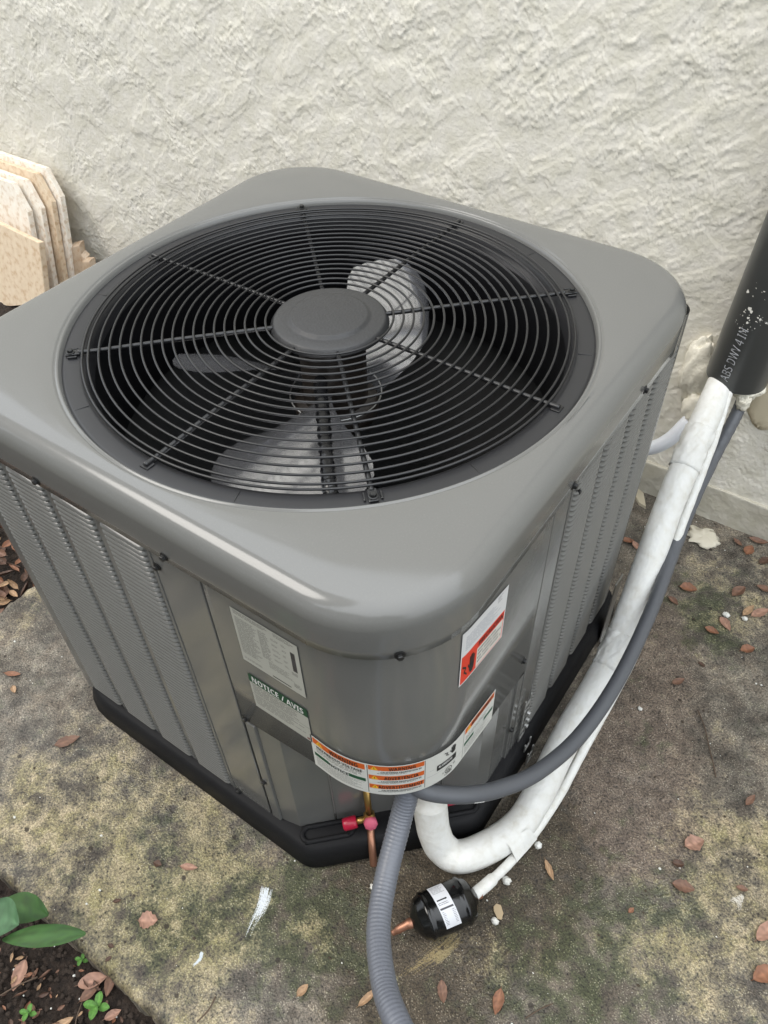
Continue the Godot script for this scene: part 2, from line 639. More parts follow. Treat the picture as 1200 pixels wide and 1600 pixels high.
	var at3 := func(px: float, py: float) -> Vector3:
		var s := r0 + (r1 - r0) * px / 512.0
		return skirting(s, 0.0016) + Vector3.UP * (ry.call(s) + 0.106 * (1.0 - py / 512.0))
	hand_mark(st, func(u, v): return at3.call(72 + u * 110, 470 - v * 190))
	lettering(st, "PRECAUCION", 290, 44, func(u, v): return at3.call(194 + u, 288 - v))
	obj("print", st, M.ink, rl)

func slat_mesh(w: float) -> ArrayMesh:
	var st := begin()
	var prof := [Vector2(-0.0065, 0.0040), Vector2(-0.0005, 0.0022), Vector2(0.0046, -0.0004), Vector2(0.0062, -0.0020), Vector2(0.0062, -0.0034), Vector2(0.0040, -0.0034)]
	var rows := []
	for p in prof:
		var row := PackedVector3Array()
		for e in [[-0.5, 0.0], [-0.46, 0.75], [-0.40, 1.0], [0.40, 1.0], [0.46, 0.75], [0.5, 0.0]]:
			row.append(Vector3(e[0] * w, p.y, p.x * e[1]))
		rows.append(row)
	skin(st, rows)
	st.generate_normals()
	return st.commit()

func louvered_panel(unit: Node3D, turn: float, mirror: float, singles: Array, edges: Array) -> void:
	# built for the left face (z = BODY); turned for the others; columns run along x from the far corner to the plain strip
	var b := Basis(Vector3.UP, turn)
	var flip := Basis(Vector3(mirror, 0, 0), Vector3.UP, Vector3(0, 0, 1))
	var place := func(p: Vector3) -> Vector3: return b * (flip * p)
	var st := begin(true)
	var t := 0.0035
	var z := BODY - t * 0.5
	for e in edges:
		var c: float = (e[0] + e[1]) * 0.5
		box(st, place.call(Vector3(c, 0.36, z)), Vector3(e[1] - e[0], 0.67, t), 0.0008, b)
	for k in 4:
		var c: float = (edges[k][1] + edges[k + 1][0]) * 0.5
		var w: float = edges[k + 1][0] - edges[k][1]
		box(st, place.call(Vector3(c, 0.697, z)), Vector3(w, 0.014, t), 0.0006, b)
		box(st, place.call(Vector3(c, 0.0425, z)), Vector3(w, 0.035, t), 0.0006, b)
	# crease in the plain strip
	box(st, place.call(Vector3(edges[4][0] + 0.007, 0.36, BODY + 0.0004)), Vector3(0.003, 0.66, 0.002), 0.0008, b)
	var panel := obj("louvered_panel", st, M.side, unit)
	var rest := begin()
	for k in 4:
		var c: float = (edges[k][1] + edges[k + 1][0]) * 0.5
		var sm := slat_mesh(edges[k + 1][0] - edges[k][1])
		for j in 63:
			var at: Vector3 = place.call(Vector3(c, 0.0655 + j * 0.00995, BODY - 0.0012))
			if singles.has(k) and (singles.size() == 4 or j >= 16):
				var o := put("louver", sm, M.slat, panel)
				o.transform = Transform3D(b, at)
			else:
				rest.append_from(sm, 0, Transform3D(b, at))
	if singles.size() < 4:
		var o := put("louvers", rest.commit(), M.slat, panel)
		o.set_meta("kind", "stuff")

func valve(unit: Node3D, c: Vector3, along: Vector3, big: float) -> void:
	var out := Vector3(1, 0, 1).normalized()
	var st := begin()
	rod(st, c + Vector3(0, 0.07, 0) - out * 0.02, c + Vector3(0, 0.01, 0), 0.0055 * big, 12)
	lathe(st, [Vector2(0, -0.022), Vector2(0.0075, -0.022), Vector2(0.0075, -0.006), Vector2(0.0105, -0.004), Vector2(0.0105, 0.012), Vector2(0.008, 0.016), Vector2(0.006, 0.02)], 6, c, Basis(Vector3.UP, 0.3).scaled(Vector3(big, 1, big)))
	rod(st, c, c + along * 0.03, 0.0055, 12)
	rod(st, c - along * 0.004 + Vector3(0, -0.012, 0), c + along * 0.008 + Vector3(0, -0.012, 0), 0.010, 6)
	var v := obj("service_valve", st, M.brass, unit)
	st = begin()
	lathe(st, [Vector2(0, 0), Vector2(0.0095, 0), Vector2(0.0105, 0.002), Vector2(0.0105, 0.020), Vector2(0.0092, 0.023), Vector2(0, 0.023)], 20, c + along * 0.022, axis_basis(along))
	obj("valve_cap", st, M.red, v)
	var face := (out * 0.75 + Vector3(0.15, 0.62, 0.15)).normalized()
	st = begin()
	lathe(st, [Vector2(0, -0.004), Vector2(0.0105, -0.004), Vector2(0.0115, 0.0), Vector2(0.0115, 0.006), Vector2(0.0100, 0.0085), Vector2(0, 0.0088)], 8, c + face * 0.012, axis_basis(face))
	obj("stem_cap", st, M.pink if big < 1.2 else M.brass, v)

func air_conditioner() -> void:
	var unit := thing("air_conditioner", "square grey outdoor air conditioner with round fan grille on top", "air conditioner")
	# moulded base with the front corner cut off
	var plan := PackedVector2Array()
	var hb := 0.409
	for c in [[-1, -1], [-1, 1]]:
		for k in 7:
			var a := PI * 0.5 * k / 6.0
			var r := 0.055 if c[1] == -1 else 0.11
			if c[1] == -1:
				plan.append(Vector2(-hb + r - r * sin(a), -hb + r - r * cos(a)))
			else:
				plan.append(Vector2(-hb + r - r * cos(a), hb - r + r * sin(a)))
	for k in 5:
		var a := k / 4.0
		plan.append(Vector2(lerpf(0.185, 0.219, a), lerpf(hb, 0.393, a) - 0.004 * sin(PI * a) * -1.0))
	for k in 5:
		var a := k / 4.0
		plan.append(Vector2(lerpf(0.393, hb, a) + 0.004 * sin(PI * a), lerpf(0.219, 0.185, a)))
	for k in 7:
		var a := PI * 0.5 * k / 6.0
		plan.append(Vector2(hb - 0.055 + 0.055 * cos(a), -hb + 0.055 - 0.055 * sin(a)))
	var rows := []
	for lv in [[0.0, 0.985], [0.006, 1.0], [0.038, 0.985], [0.048, 0.975], [0.053, 0.958], [0.053, 0.90]]:
		var row := PackedVector3Array()
		for p in plan:
			row.append(Vector3(p.x * lv[1], lv[0], p.y * lv[1]))
		rows.append(row)
	var st := begin()
	skin(st, rows, true)
	fan(st, rows[5])
	fan(st, rows[0], true)
	var pan := obj("base_pan", st, M.pan, unit)
	# moulded slots on the base's front shelf
	for side in [-1.0, 1.0]:
		var mid := Vector3(0.203, 0.0545, 0.354) if side < 0 else Vector3(0.354, 0.0545, 0.203)
		var ax := Vector3(1, 0, -1).normalized()
		var oy := Vector3(1, 0, 1).normalized()
		var loop := []
		for k in 24:
			var a := TAU * k / 24.0
			loop.append(mid + ax * (0.030 * signf(cos(a)) + 0.0125 * cos(a)) + oy * 0.0125 * sin(a))
		loop.append(loop[0])
		st = begin()
		tube(st, smooth_path(loop, 3), func(_t, _a): return 0.0045, 8, false)
		obj("moulded_rib", st, M.pan, pan)
	# dark coil and inner shell behind the louvers
	st = begin()
	rows = []
	for y in [0.05, 0.74]:
		var row := PackedVector3Array()
		for q in [[-0.34, 0.366], [0.128, 0.366], [0.134, 0.352], [0.352, 0.134], [0.366, 0.128], [0.366, -0.34], [0.34, -0.366], [-0.34, -0.366], [-0.366, -0.34], [-0.366, 0.34]]:
			row.append(Vector3(q[0], y, q[1]))
		rows.append(row)
	skin(st, rows, true)
	var coil := obj("coil", st, M.dark, unit)
	# thin cover fins behind the slots on the two near faces
	coil.set_meta("label", "black coil behind the louvers")
	# panels
	var left_edges := [[-0.344, -0.3385], [-0.2585, -0.2455], [-0.168, -0.155], [-0.0765, -0.0635], [0.0155, 0.103]]
	var right_edges := [[-0.352, -0.3475], [-0.2665, -0.2535], [-0.1785, -0.1655], [-0.0905, -0.0775], [-0.001, 0.0535]]
	var rear_edges := [[-0.344, -0.3385], [-0.2485, -0.2355], [-0.148, -0.135], [0.0235, 0.0365], [0.1155, 0.344]]
	louvered_panel(unit, 0.0, 1.0, [0, 1, 2, 3], left_edges)
	louvered_panel(unit, PI * 0.5, -1.0, [3], right_edges)
	louvered_panel(unit, PI, 1.0, [], rear_edges)
	louvered_panel(unit, -PI * 0.5, -1.0, [], rear_edges)
	# rounded corner posts
	for q in [Vector2(-1, 1), Vector2(1, -1), Vector2(-1, -1)]:
		rows = []
		for y in [0.04, 0.73]:
			var row := PackedVector3Array()
			row.append(Vector3(q.x * (BODY - 0.052), y, q.y * (BODY - 0.004)))
			for k in 9:
				var a := PI * 0.5 * k / 8.0
				row.append(Vector3(q.x * (BODY + 0.002 - 0.03 + 0.03 * sin(a)), y, q.y * (BODY + 0.002 - 0.03 + 0.03 * cos(a))))
			row.append(Vector3(q.x * (BODY - 0.004), y, q.y * (BODY - 0.052)))
			rows.append(row)
		st = begin()
		skin(st, rows)
		obj("corner_post", st, M.side, unit)
	# rounded cover of the control box at the front corner
	rows = []
	var lip := [[-0.022, 0.0015], [-0.006, 0.0015], [0.0, 0.0005], [0.0, -0.0018], [0.0, -0.004]]
	var total := skirt_length()
	var n := 60
	for lv in [[0.72, 0.0], [0.6, 0.0], [0.5, 0.0]]:
		var row := PackedVector3Array()
		for k in n + 1:
			row.append(skirting(total * k / n, lv[1]) + Vector3.UP * lv[0])
		rows.append(row)
	for lv in [[0.0015, 0.0], [0.0, -0.0015], [0.0, -0.02]]:
		var row := PackedVector3Array()
		for k in n + 1:
			var s := total * k / n
			row.append(skirting(s, lv[1]) + Vector3.UP * (cover_bottom(s) + lv[0]))
		rows.append(row)
	st = begin()
	skin(st, rows)
	# returned edges into the two seams
	for e in [0.0, total]:
		var p0 := skirting(e)
		var into := Vector3(0, 0, -0.015) if e == 0.0 else Vector3(-0.015, 0, 0)
		quad(st, p0 + Vector3.UP * cover_bottom(e), p0 + into + Vector3.UP * cover_bottom(e), p0 + into + Vector3.UP * 0.72, p0 + Vector3.UP * 0.72)
	# closed underside of the box
	var under := PackedVector3Array()
	for k in 25:
		var s := total * k / 24.0
		under.append(skirting(s, -0.003) + Vector3.UP * (cover_bottom(s) + 0.004))
	for k in under.size() - 1:
		tri(st, Vector3(0.13, 0.375, 0.13), under[k], under[k + 1])
	obj("control_cover", st, M.side, unit)
	# recessed valve panel under it
	var line := [Vector2(0.107, 0.379), Vector2(0.128, 0.380), Vector2(0.160, 0.373), Vector2(0.181, 0.353), Vector2(0.353, 0.181), Vector2(0.373, 0.160), Vector2(0.380, 0.128), Vector2(0.380, 0.0565)]
	rows = []
	for y in [0.05, 0.25, 0.40]:
		var row := PackedVector3Array()
		for p in line:
			row.append(Vector3(p.x, y, p.y))
		rows.append(row)
	st = begin(true)
	skin(st, rows)
	var vp := obj("valve_panel", st, M.side, unit)
	# embossed rounded rectangle on the slanted panel
	var emb := []
	var e0 := Vector3(0.187, 0, 0.347)
	var ev := Vector3(0.16, 0, -0.16)
	for q in [[0.10, 0.06], [0.10, 0.27], [0.12, 0.31], [0.18, 0.33], [0.82, 0.33], [0.88, 0.31], [0.90, 0.27], [0.90, 0.06]]:
		emb.append(e0 + ev * q[0] + Vector3.UP * q[1])
	st = begin()
	tube(st, smooth_path(emb, 5), func(_t, _a): return 0.0022, 6)
	obj("embossed_line", st, M.side, vp)
	# folded flanges
	for e in [[Vector3(0.117, 0.212, 0.3815), Vector3(0.018, 0.32, 0.006)], [Vector3(0.3815, 0.185, 0.0665), Vector3(0.006, 0.265, 0.018)]]:
		st = begin(true)
		box(st, e[0], e[1], 0.001)
		obj("flange", st, M.side, vp)
	# the cover
	rows = []
	var rc := 0.135
	rows.append(square_loop(HALF - 0.012, rc - 0.012, 0.713))
	rows.append(square_loop(HALF - 0.0035, rc - 0.0035, 0.7115))
	rows.append(square_loop(HALF - 0.0005, rc, 0.713))
	rows.append(square_loop(HALF - 0.0005, rc, 0.726))
	rows.append(square_loop(HALF, rc, 0.740))
	var fr := 0.027
	for k in range(0, 11):
		var a := PI * 0.5 * k / 10.0
		rows.append(square_loop(HALF - fr + fr * cos(a), rc - fr + fr * cos(a), TOP - 0.0008 - (fr * (1.0 - sin(a)))))
	var inner := circle_loop(0.3640, TOP)
	var outer := square_loop(HALF - fr - 0.003, rc - fr - 0.003, TOP - 0.0002)
	rows.append(outer)
	for k in [0.34, 0.67]:
		var row := PackedVector3Array()
		for j in 256:
			row.append(outer[j].lerp(inner[j], k))
		rows.append(row)
	rows.append(inner)
	for lv in [[0.3622, TOP - 0.0006], [0.3612, TOP - 0.0022], [0.3600, TOP - 0.0024], [0.3588, TOP - 0.0010], [0.3575, TOP - 0.0008], [0.3560, TOP - 0.0022], [0.3545, TOP - 0.0065], [0.3535, TOP - 0.0095]]:
		rows.append(circle_loop(lv[0], lv[1]))
	st = begin()
	skin(st, rows, true)
	obj("top_cover", st, M.paint, unit)
	# dark ring, throat and inner wall
	st = begin()
	lathe(st, [Vector2(0.3545, TOP - 0.0093), Vector2(0.3525, TOP - 0.0078), Vector2(0.3495, TOP - 0.0078), Vector2(0.333, TOP - 0.0085), Vector2(0.3275, TOP - 0.0095), Vector2(0.3235, TOP - 0.013), Vector2(0.3205, TOP - 0.02), Vector2(0.3185, TOP - 0.035)], 160, CENTRE)
	var ring_part := obj("venturi_ring", st, M.ring, unit)
	st = begin()
	lathe(st, [Vector2(0.3185, TOP - 0.034), Vector2(0.315, TOP - 0.07), Vector2(0.315, TOP - 0.15), Vector2(0.325, TOP - 0.19)], 128, CENTRE)
	obj("throat", st, M.orifice, ring_part)
	st = begin(true)
	for k in 8:
		var a := -0.788 + PI * 0.25 * k + PI * 0.125 + 0.04
		var d := Vector3(sin(a), 0, -cos(a))
		box(st, CENTRE + d * 0.341 + Vector3.UP * (TOP - 0.0080), Vector3(0.0012, 0.0012, 0.018), 0.0003, Basis(Vector3.UP, -a))
	obj("joints", st, M.wire, ring_part)
	# grille
	st = begin()
	lathe(st, [Vector2(0, TOP + 0.0065), Vector2(0.0500, TOP + 0.0064), Vector2(0.0530, TOP + 0.0058), Vector2(0.0540, TOP + 0.0026), Vector2(0.0585, TOP + 0.0022), Vector2(0.0735, TOP + 0.0015), Vector2(0.0765, TOP - 0.0002), Vector2(0.0775, TOP - 0.004), Vector2(0.0805, TOP - 0.006), Vector2(0.0808, TOP - 0.009), Vector2(0.07, TOP - 0.011), Vector2(0, TOP - 0.011)], 96, CENTRE)
	var grille := obj("fan_grille", st, M.hub, unit)
	var radii := []
	for k in 18:
		radii.append(0.0865 + k * 0.01368)
	radii.append(0.3268)
	for r in radii:
		st = begin()
		var y := TOP + 0.0012 - 0.004 * pow(r / 0.33, 3.0)
		ring(st, CENTRE + Vector3.UP * y, r, 0.0016, 128, 8)
		obj("grille_wire", st, M.wire, grille)
	for k in 8:
		var a := -0.788 + PI * 0.25 * k
		var d := Vector3(sin(a), 0, -cos(a))
		st = begin()
		var r1 := 0.341 if k % 2 == 1 else 0.333
		var pts := [CENTRE + d * 0.072 + Vector3.UP * (TOP - 0.0045), CENTRE + d * 0.2 + Vector3.UP * (TOP - 0.0045), CENTRE + d * 0.30 + Vector3.UP * (TOP - 0.0062), CENTRE + d * r1 + Vector3.UP * (TOP - 0.0052)]
		tube(st, smooth_path(pts, 8), func(_t, _a): return 0.0031, 9)
		var spoke := obj("spoke", st, M.wire, grille)
		if k % 2 == 0:
			st = begin(true)
			var bb := Basis(Vector3.UP, -a)
			var mid := CENTRE + d * 0.3400 + Vector3.UP * (TOP - 0.0052)
			box(st, mid, Vector3(0.011, 0.0022, 0.019), 0.0006, bb)
			for sx in [-1, 1]:
				box(st, mid + bb * Vector3(sx * 0.0095, -0.001, 0), Vector3(0.0025, 0.003, 0.012), 0.0005, bb)
			obj("mounting_clip", st, M.wire, grille)
			screw(grille, CENTRE + d * 0.3425 + Vector3.UP * (TOP - 0.0041), Vector3.UP, 0.0042)
		else:
			st = begin(true)
			box(st, CENTRE + d * 0.338 + Vector3.UP * (TOP - 0.0072), Vector3(0.013, 0.0016, 0.012), 0.0004, Basis(Vector3.UP, -a))
			obj("mounting_tab", st, M.wire, grille)
	# motor, fan and cable
	st = begin()
	lathe(st, [Vector2(0, TOP - 0.012), Vector2(0.044, TOP - 0.012), Vector2(0.047, TOP - 0.018), Vector2(0.047, TOP - 0.15), Vector2(0.040, TOP - 0.166), Vector2(0.012, TOP - 0.17), Vector2(0.009, TOP - 0.20), Vector2(0, TOP - 0.20)], 48, CENTRE)
	var motor := obj("fan_motor", st, M.motor, unit)
	st = begin()
	ring(st, CENTRE + Vector3.UP * 0.662, 0.067, 0.0012, 64, 6)
	obj("motor_ring", st, M.steel, motor)  # thin steel ring around the motor
	st = begin()
	tube(st, smooth_path([Vector3(0.018, 0.71, 0.048), Vector3(0.05, 0.742, 0.085), Vector3(0.115, 0.757, 0.16), Vector3(0.185, 0.764, 0.24), Vector3(0.21, 0.764, 0.266), Vector3(0.226, 0.745, 0.283)], 22),
		func(t, _a): return 0.0082 + 0.0012 * sin(t / 0.0042 * PI), 14)
	obj("cable_loom", st, M.loom, motor)
	st = begin()
	lathe(st, [Vector2(0, 0.655), Vector2(0.058, 0.655), Vector2(0.062, 0.65), Vector2(0.062, 0.628), Vector2(0, 0.628)], 40, CENTRE)
	var fan_part := obj("fan", st, M.motor, unit)
	# outlines of the three blades as (angle, radius) from the hub, leading to trailing edge
	for bl in [[0.16, 0.42, 0.0, 0.282], [3.16, 0.62, 0.0, 0.306], [4.58, 0.42, -0.004, 0.225]]:
		rows = []
		for i in 9:
			var u := i / 8.0
			var row := PackedVector3Array()
			for j in 9:
				var w := j / 8.0
				var half: float = bl[1] * (0.95 + 0.25 * u - 0.5 * pow(u, 4.0))
				var r := lerpf(0.055, bl[3], u) - 0.05 * pow(absf(w - 0.4) * 1.6, 3.0) * u
				r *= lerpf(0.8, 1.0, minf(w * 2.5, 1.0)) if bl[0] < 1.0 else 1.0
				var a: float = bl[0] + (w - 0.5) * (2.0 if w < 0.5 else 1.5) * half - 0.36 * u
				var y: float = 0.664 + bl[2] + (0.5 - w) * 0.072 * (1.0 - 0.15 * u) + 0.010 * sin(w * PI) + 0.046 * u
				row.append(CENTRE + Vector3(sin(a) * r, y, -cos(a) * r))
			rows.append(row)
		st = begin()
		skin(st, rows)
		var under_rows := []
		for row in rows:
			var q := PackedVector3Array()
			for p in row:
				q.append(p - Vector3.UP * 0.0016)
			under_rows.append(q)
		skin(st, under_rows, false, true)
		obj("fan_blade", st, M.blade, fan_part)
	# screws
	for p in [Vector3(-0.142, 0.722, HALF), Vector3(0.076, 0.722, HALF)]:
		screw(unit, p, Vector3(0, 0, 1))
	for p in [Vector3(0.030, 0.66, BODY + 0.001), Vector3(0.033, 0.055, BODY + 0.001), Vector3(0.114, 0.384, BODY), Vector3(0.112, 0.184, BODY)]:
		screw(unit, p, Vector3(0, 0, 1))
	screw(unit, Vector3(HALF - 0.0395, 0.719, HALF - 0.0395), Vector3(1, 0, 1))
	for p in [Vector3(HALF, 0.722, -0.162), Vector3(HALF, 0.722, 0.054)]:
		screw(unit, p, Vector3(1, 0, 0))
	for p in [Vector3(BODY + 0.001, 0.65, -0.012), Vector3(BODY, 0.362, 0.072), Vector3(BODY, 0.155, 0.073)]:
		screw(unit, p, Vector3(1, 0, 0))
	labels(unit)
	# service valves
	valve(unit, Vector3(0.256, 0.084, 0.306), Vector3(-0.66, -0.12, 0.7).normalized(), 1.0)
	valve(unit, Vector3(0.331, 0.108, 0.238), Vector3(0.66, 0.0, -0.7).normalized(), 1.3)
	st = begin()
	tube(st, smooth_path([Vector3(0.256, 0.072, 0.306), Vector3(0.262, 0.058, 0.313), Vector3(0.276, 0.044, 0.330), Vector3(0.288, 0.012, 0.344)], 8), func(_t, _a): return 0.0062, 12)
	obj("copper_stub", st, M.copper, unit)
	# perforated tie-down strap and angle bracket on the right face
	st = begin(true)
	for k in 9:
		var y := 0.012 + k * 0.0225
		box(st, Vector3(0.4135 - 0.0225 * clampf((y - 0.05) / 0.02, 0, 1), y, 0.020), Vector3(0.0022, 0.0235, 0.004), 0.0004)
		box(st, Vector3(0.4135 - 0.0225 * clampf((y - 0.05) / 0.02, 0, 1), y, 0.040), Vector3(0.0022, 0.0235, 0.004), 0.0004)
		box(st, Vector3(0.4135 - 0.0225 * clampf((y - 0.05) / 0.02, 0, 1), y - 0.0105, 0.030), Vector3(0.0020, 0.0075, 0.017), 0.0004)
	var strap := obj("tie_down_strap", st, M.steel, unit)
	for k in 3:
		screw(strap, Vector3(0.3925 + 0.0015, 0.115 + k * 0.021, 0.030), Vector3(1, 0, 0), 0.0048, M.steel)
	st = begin(true)
	box(st, Vector3(0.4125, 0.095, -0.300), Vector3(0.003, 0.19, 0.034), 0.0008)
	box(st, Vector3(0.4285, 0.0035, -0.300), Vector3(0.032, 0.003, 0.034), 0.0008)
	obj("angle_bracket", st, M.steel, unit)

# ------------------------------------------------------------------ pipes
func pipes() -> void:
	# thick insulated line
	var path := smooth_path([Vector3(0.338, 0.150, 0.252), Vector3(0.347, 0.112, 0.260), Vector3(0.357, 0.078, 0.265), Vector3(0.372, 0.045, 0.267), Vector3(0.400, 0.030, 0.260), Vector3(0.432, 0.030, 0.221), Vector3(0.457, 0.031, 0.163), Vector3(0.462, 0.036, 0.105), Vector3(0.458, 0.062, -0.022), Vector3(0.465, 0.125, -0.160), Vector3(0.459, 0.190, -0.250), Vector3(0.440, 0.275, -0.390), Vector3(0.433, 0.330, -0.465), Vector3(0.426, 0.380, -0.560), Vector3(0.4195, 0.428, -0.674), Vector3(0.423, 0.50, -0.688)], 14)
	var nz := noise(21, 9.0, 3)
	var whole := 0.0
	for i in path.size() - 1:
		whole += path[i].distance_to(path[i + 1])
	var p := thing("insulated_pipe", "thick white insulated refrigerant pipe rising from the valve to the black pipe", "pipe")
	var st := begin()
	tube(st, path, func(t, a):
		var r := 0.0268 + 0.0010 * nz.get_noise_3d(t * 1.2, cos(a) * 0.08, sin(a) * 0.08)
		for w in [0.60, 0.86, 1.02]:
			r += 0.0014 * exp(-pow((t - w) / 0.006, 2.0)) * maxf(0.0, sin(a * 2.0 + w * 9.0))
		return r, 28)
	obj("insulation", st, M.wrap, p)
	# wrapped tape collar near the top and a smaller one half way
	for e in [[0.775, 0.85, 0.0282], [0.455, 0.52, 0.0280]]:
		var sub := PackedVector3Array()
		var d := 0.0
		for i in path.size():
			if i > 0:
				d += path[i].distance_to(path[i - 1])
			if d >= e[0] * whole and d <= e[1] * whole:
				sub.append(path[i])
		var big: float = e[2]
		st = begin()
		tube(st, sub, func(t, a): return big + 0.0050 * nz.get_noise_3d(t * 3.0, cos(a) * 0.13, sin(a) * 0.13 + 5.0) + 0.0009 * sin(a * 3.0 + t * 260.0 + 9.0 * nz.get_noise_2d(t * 4.0, a * 0.1)), 40)
		obj("tape_wrap", st, M.wrap, p)
	# thin white line beside it
	var thin := smooth_path([Vector3(0.4535, 0.041, 0.300), Vector3(0.463, 0.034, 0.270), Vector3(0.476, 0.022, 0.212), Vector3(0.485, 0.018, 0.156), Vector3(0.492, 0.021, 0.068), Vector3(0.492, 0.040, -0.020), Vector3(0.497, 0.118, -0.180), Vector3(0.492, 0.182, -0.270), Vector3(0.472, 0.270, -0.405), Vector3(0.463, 0.330, -0.490), Vector3(0.453, 0.375, -0.573), Vector3(0.436, 0.44, -0.665), Vector3(0.43, 0.50, -0.69)], 10)
	p = thing("thin_pipe", "thin white painted pipe running beside the thick one to the black canister", "pipe")
	st = begin()
	tube(st, thin, func(t, a): return 0.0078 + 0.0008 * nz.get_noise_3d(t * 3.0, cos(a) * 0.2, sin(a) * 0.2) + (0.0022 if t < 0.045 else 0.0), 16)
	obj("painted_tube", st, M.wrap, p)
	# strip of tape that ties the thin line to the thick one
	st = begin()
	var rows := []
	for k in 9:
		var u := k / 8.0
		var row := PackedVector3Array()
		for j in 7:
			var w := j / 6.0
			var q := Vector3(0.4560, 0.053, 0.2030).lerp(Vector3(0.4770, 0.053, 0.1620), w).lerp(Vector3(0.4850, 0.026, 0.2110).lerp(Vector3(0.4950, 0.026, 0.1592), w), u)
			q.y += 0.005 * sin(u * PI) + 0.0015 * sin(w * 9.0 + u * 6.0)
			row.append(q)
		rows.append(row)
	skin(st, rows)
	obj("tie_tape", st, M.wrap, p)
	st = begin()
	lump(st, Vector3(0.500, 0.014, 0.162), Vector3(0.006, 0.006, 0.006), 31, 0.3)
	obj("tape_knot", st, M.wrap, p)
	# dark flexible conduit
	path = smooth_path([Vector3(0.338, 0.392, 0.322), Vector3(0.355, 0.355, 0.322), Vector3(0.378, 0.335, 0.309), Vector3(0.411, 0.310, 0.276), Vector3(0.439, 0.280, 0.230), Vector3(0.469, 0.250, 0.162), Vector3(0.492, 0.220, 0.057), Vector3(0.501, 0.215, -0.072), Vector3(0.494, 0.225, -0.225), Vector3(0.477, 0.250, -0.377), Vector3(0.468, 0.280, -0.465), Vector3(0.464, 0.320, -0.572), Vector3(0.465, 0.365, -0.662), Vector3(0.462, 0.42, -0.705), Vector3(0.455, 0.47, -0.71)], 24)
	var dark := thing("electrical_conduit", "slim dark grey flexible conduit curving from the wall to the unit's corner", "conduit")
	st = begin()
	tube(st, path, func(t, _a): return 0.0122 + 0.00035 * sin(t / 0.0052 * TAU) * smoothstep(0.55, 0.75, t), 20)
	obj("conduit_sheath", st, M.conduit_dark, dark)
	# small white marks printed on it
	st = begin(true)
	for k in 7:
		var i := 76 + k * 1
		var q := path[i]
		var t := (path[i + 1] - path[i - 1]).normalized()
		var o := (Vector3(0.15, 0.25, 0.85) - t * t.dot(Vector3(0.15, 0.25, 0.85))).normalized()
		box(st, q + o * 0.0122 + t * 0.001 * (k % 2), Vector3(0.0030, 0.0006, 0.0022), 0.0002, Basis(t, o, t.cross(o)))
	obj("printed_marks", st, M.label_white, dark)
	# pale ribbed conduit that comes towards the viewer
	path = smooth_path([Vector3(0.325, 0.395, 0.300), Vector3(0.343, 0.335, 0.322), Vector3(0.351, 0.292, 0.354), Vector3(0.370, 0.262, 0.416), Vector3(0.398, 0.262, 0.474), Vector3(0.441, 0.283, 0.524), Vector3(0.485, 0.312, 0.556), Vector3(0.55, 0.33, 0.585), Vector3(0.65, 0.28, 0.60), Vector3(0.72, 0.15, 0.60), Vector3(0.75, 0.012, 0.57), Vector3(0.82, 0.014, 0.50)], 40)
	var pale := thing("flexible_conduit", "pale bluish grey ribbed conduit hanging from the corner towards the viewer", "conduit")
	st = begin()
	tube(st, path, func(t, _a): return 0.0158 + 0.0004 * sin(t / 0.0056 * TAU), 24)
	obj("conduit_sheath", st, M.conduit_light, pale)
	# drain pipe from the wall
	path = smooth_path([Vector3(0.385, 0.285, -0.765), Vector3(0.372, 0.262, -0.725), Vector3(0.350, 0.218, -0.700), Vector3(0.318, 0.185, -0.690), Vector3(0.27, 0.16, -0.69), Vector3(0.20, 0.12, -0.69), Vector3(0.15, 0.03, -0.69)], 10)
	st = begin()
	tube(st, path, func(_t, _a): return 0.0155, 20)
	tag(obj("drain_pipe", st, M.pvc, null), "short white plastic pipe bending out of the wall behind the unit", "pipe")
	# black pipe on the wall
	var duct := thing("wall_pipe", "wide glossy black pipe standing against the cream wall at right edge", "pipe", Vector3(0.437, 0.425, -0.697))
	var black := mat(lin(0.045, 0.047, 0.046), 0.3)
	st = begin()
	duct.rotation.z = -0.045
	lathe(st, [Vector2(0.050, 0.05), Vector2(0.050, 0.0), Vector2(0.057, 0.0), Vector2(0.0575, 0.002), Vector2(0.0575, 2.2), Vector2(0.05, 2.2)], 64)
	obj("pipe_wall", st, black, duct)
	st = begin(true)
	var spot := func(u: float, v: float) -> Vector3:
		return Vector3(sin(u) * 0.0579, v, cos(u) * 0.0579)
	# printed line of type running up the pipe
	lettering(st, "ABS DWV 4 IN", 0.115, 0.017, func(u, v): return spot.call(-0.10 - v / 0.0575, 0.020 + u), false)
	obj("lettering", st, mat(lin(0.32, 0.33, 0.35), 0.6), duct)
	# paint spatter
	st = begin(true)
	for k in 60:
		var u := rng.randf_range(-0.7, 0.35)
		var v := 0.155 + rng.randfn(0.0, 0.012) + (0.06 if k % 4 == 0 else 0.0) + 0.02 * u
		var s := 0.0006 + 0.003 * pow(rng.randf(), 3.0)
		var c: Vector3 = spot.call(u, v)
		var loop := PackedVector3Array()
		for j in 7:
			var a := TAU * j / 7.0
			var f := s * rng.randf_range(0.3, 1.5)
			loop.append(spot.call(u + cos(a) * f / 0.0575, v + sin(a) * f))
		fan(st, loop)
	obj("paint_spatter", st, M.chip, duct)
	# expanding foam round the holes
	st = begin()
	lump(st, Vector3(0.355, 0.375, -0.750), Vector3(0.034, 0.075, 0.024), 41, 0.28)
	lump(st, Vector3(0.378, 0.285, -0.742), Vector3(0.030, 0.050, 0.028), 42, 0.28)
	tag(obj("foam_sealant", st, M.foam, null), "cream foam sealant bulging on the wall left of the pipes", "foam sealant")
	st = begin()
	lump(st, Vector3(0.455, 0.418, -0.690), Vector3(0.040, 0.020, 0.034), 43, 0.25)
